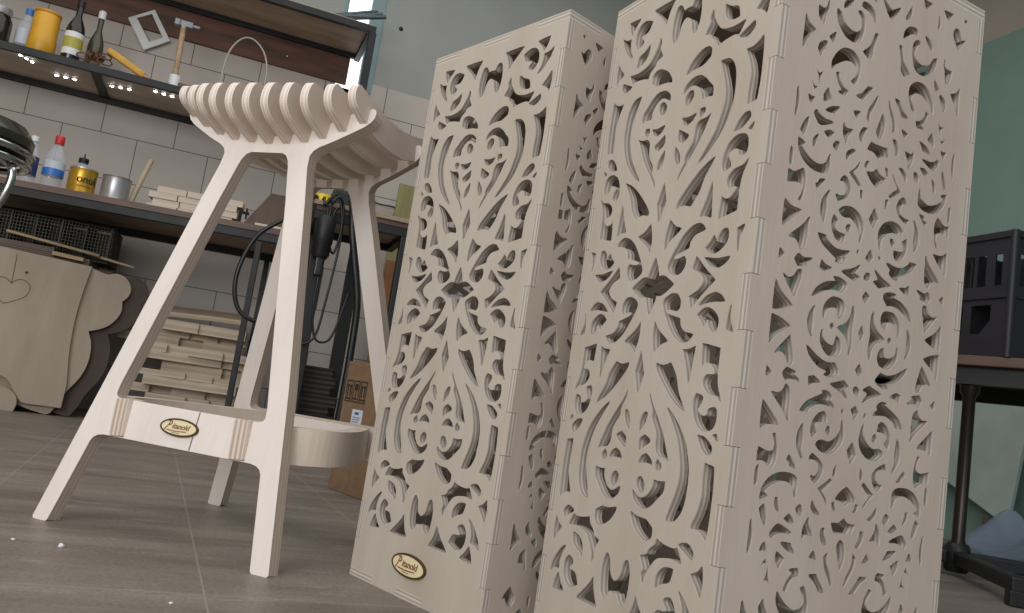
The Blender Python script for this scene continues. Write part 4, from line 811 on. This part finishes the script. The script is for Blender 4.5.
# ------------------------------------------------------------------ right side: pedestal table, bottle crate, board, film
tb = empty('pedestal_table', (2.25, 1.90, 0), -1.075, 'dark iron pedestal table with brown top at the right edge', 'table')
obj('table_top', boxes([((-0.50, -0.09, 0.640), (0.55, 0.62, 0.671))], 0.003), mat('table_brown', (96, 68, 52), 0.4, 0, 0.2, (3, 14, 14)), tb)
obj('apron', boxes([((-0.47, -0.06, 0.585), (0.52, -0.03, 0.640)), ((-0.47, 0.56, 0.585), (0.52, 0.59, 0.640)), ((-0.47, -0.03, 0.585), (-0.44, 0.56, 0.640)), ((0.49, -0.03, 0.585), (0.52, 0.56, 0.640))]), M_BLACK, tb)
obj('column', lathe([(0.026, 0.09), (0.019, 0.11), (0.0185, 0.55), (0.028, 0.565), (0.03, 0.640)], 24), mat('worn_steel', (74, 68, 64), 0.28, 0.85, 0.35, (30, 30, 4)), tb)
obj('hub', lathe([(0.03, 0.012), (0.036, 0.02), (0.036, 0.085), (0.028, 0.098)], 24), M_BLACK, tb)
for k in range(4):
    a = math.atan2(-0.835, -0.55) + 1.075 + k * PI / 2; bm = bmesh.new()
    box(bm, (0.03, -0.02, 0.035), (0.50, 0.02, 0.075), Matrix.Rotation(a, 4, 'Z'), 0.006); box(bm, (0.46, -0.022, 0.0), (0.50, 0.022, 0.04), Matrix.Rotation(a, 4, 'Z'), 0.004)
    obj('foot', bm_mesh(bm), M_BLACK, tb)
k_ = 0.862; kx, ky = 2.225, 1.762
bc = empty('bottle_crate', (kx, ky, 0.6715), 0.0, 'black plastic bottle crate standing on the pedestal table', 'crate')
cw, cd, chh, wt = 0.40, 0.30, 0.395, 0.006
def slots(L):
    out = [[(0.030, 0.225), (0.055, 0.225), (0.055, 0.325), (0.030, 0.325)], [(L - 0.055, 0.225), (L - 0.030, 0.225), (L - 0.030, 0.325), (L - 0.055, 0.325)]]
    n = 3; wv = (L - 0.16) / n
    for i in range(n):
        a = 0.08 + i * wv; out.append([(a + 0.006, 0.225), (a + wv - 0.006, 0.225), (a + wv - 0.006, 0.325), (a + 0.006, 0.325)])
    a, b = 0.06, L - 0.06; m_ = L / 2
    out += [[(a + 0.035, 0.075), (m_ - 0.015, 0.075), (m_ - 0.015, 0.165), (a, 0.165), (a, 0.115)], [(m_ + 0.015, 0.075), (b - 0.035, 0.075), (b, 0.115), (b, 0.165), (m_ + 0.015, 0.165)]]
    return out
for L_, o_, ax_, nm in ((cw, (0, 0, 0), (1, 0, 0), 'front_wall'), (cw, (cw, cd, 0), (-1, 0, 0), 'back_wall'), (cd - 2 * wt, (0, cd - wt, 0), (0, -1, 0), 'side_wall'), (cd - 2 * wt, (cw, wt, 0), (0, 1, 0), 'side_wall')):
    obj(nm, plate([(0, 0), (L_, 0), (L_, chh), (0, chh)], slots(L_), wt), M_CRATE, bc, frame(o_, ax_, (0, 0, 1)))
for zz, hh in ((0.0, 0.05), (0.185, 0.016), (chh - 0.02, 0.02)):
    obj('band', boxes([((-0.006, -0.006, zz), (cw + 0.006, -0.0005, zz + hh)), ((-0.006, cd + 0.0005, zz), (cw + 0.006, cd + 0.006, zz + hh)), ((-0.006, -0.0005, zz), (-0.0005, cd + 0.0005, zz + hh)), ((cw + 0.0005, -0.0005, zz), (cw + 0.006, cd + 0.0005, zz + hh))]), M_CRATE, bc)
for x, y in ((0, 0), (cw, 0), (0, cd), (cw, cd)): obj('corner_rib', lathe([(0, 0), (0.011, 0), (0.011, chh), (0, chh)], 16), M_CRATE, bc, Matrix.Translation((x, y, 0)))
for lo, hi in (((wt, cd / 2 - 0.002, 0.013), (cw - wt, cd / 2 + 0.002, 0.34)), ((cw / 3 - 0.002, wt, 0.013), (cw / 3 + 0.002, cd - wt, 0.34)), ((cw * 2 / 3 - 0.002, wt, 0.013), (cw * 2 / 3 + 0.002, cd - wt, 0.34))): obj('divider', boxes([(lo, hi)]), M_CRATE, bc)
obj('floor_plate', boxes([((wt, wt, 0.004), (cw - wt, cd - wt, 0.012))]), M_CRATE, bc)
tag(obj('support_block', boxes([((3.38, 2.68, 0), (3.47, 2.74, 0.145))], 0.003), M_DARKPLY), 'dark block on the floor under the low corner of the grey-green board', 'block')
tag(obj('painted_board', plate([(0, 0.0), (0.263, 0.123), (1.1, 0.51), (0.92, 1.1), (-0.09, 0.85)], [], 0.018), mat('pale_green_board', (178, 192, 182), 0.35, 0, 0.06), None, frame((3.40, 2.62, 0.12), (0, 1, 0), (0.05, 0, 1))), 'pale grey-green board leaning on the right wall behind the table', 'board')
bm = bmesh.new(); gx, gy = 40, 28; vs = []
for i in range(gx + 1):
    row = []
    for j in range(gy + 1):
        u, v = i / gx, j / gy; x = 2.62 + 0.735 * u; y = 2.03 + 0.62 * v
        hgt = 0.006 + 0.012 * (math.sin(9 * u + 4 * v) + 1) * (0.5 + 0.5 * math.sin(13 * v - 5 * u)) ** 2 + 0.006 * math.sin(31 * u * v + 7 * u) ** 2 + max(0, u - 0.6) * 0.46 * (0.8 + 0.2 * math.sin(16 * v))
        row.append(bm.verts.new((x, y, max(0.002, hgt))))
    vs.append(row)
for i in range(gx):
    for j in range(gy): bm.faces.new((vs[i][j], vs[i + 1][j], vs[i + 1][j + 1], vs[i][j + 1]))
bmesh.ops.solidify(bm, geom=bm.faces[:], thickness=0.0015)
tag(obj('plastic_film', bm_mesh(bm, smooth=True), M_BLUEFILM), 'crumpled bluish plastic film on the floor under the table', 'plastic film')
# crumbs on the floor tiles
for i, (x, y, r, lb) in enumerate(((-0.14, 1.361, 0.0038, 'white crumb on the floor tiles in front of the left stool foot'), (-0.206, 1.384, 0.0022, 'tiny pale crumb, furthest left on the tiles'), (0.019, 1.093, 0.0022, 'tiny sliver of wood near the bottom edge of the picture'))):
    bm = bmesh.new(); rr = bmesh.ops.create_icosphere(bm, subdivisions=2, radius=r)
    for v in rr['verts']: v.co = Vector((v.co.x * random.uniform(0.9, 1.7), v.co.y, max(-r * 0.5, v.co.z * random.uniform(0.5, 1.1))))
    tag(obj('wood_crumb', bm_mesh(bm), M_WHITE, None, Matrix.Translation((x, y, r * 0.5))), lb, 'crumb')
tag(obj('wall_plug', lathe([(0, 0), (0.011, 0), (0.012, 0.004), (0.006, 0.010), (0, 0.010)], 16), M_BLACK, None, frame((0.69, 4.40, 2.314), (1, 0, 0), (0, 0, 1))), 'small black plug on the bare plaster wall right of the window', 'plug')
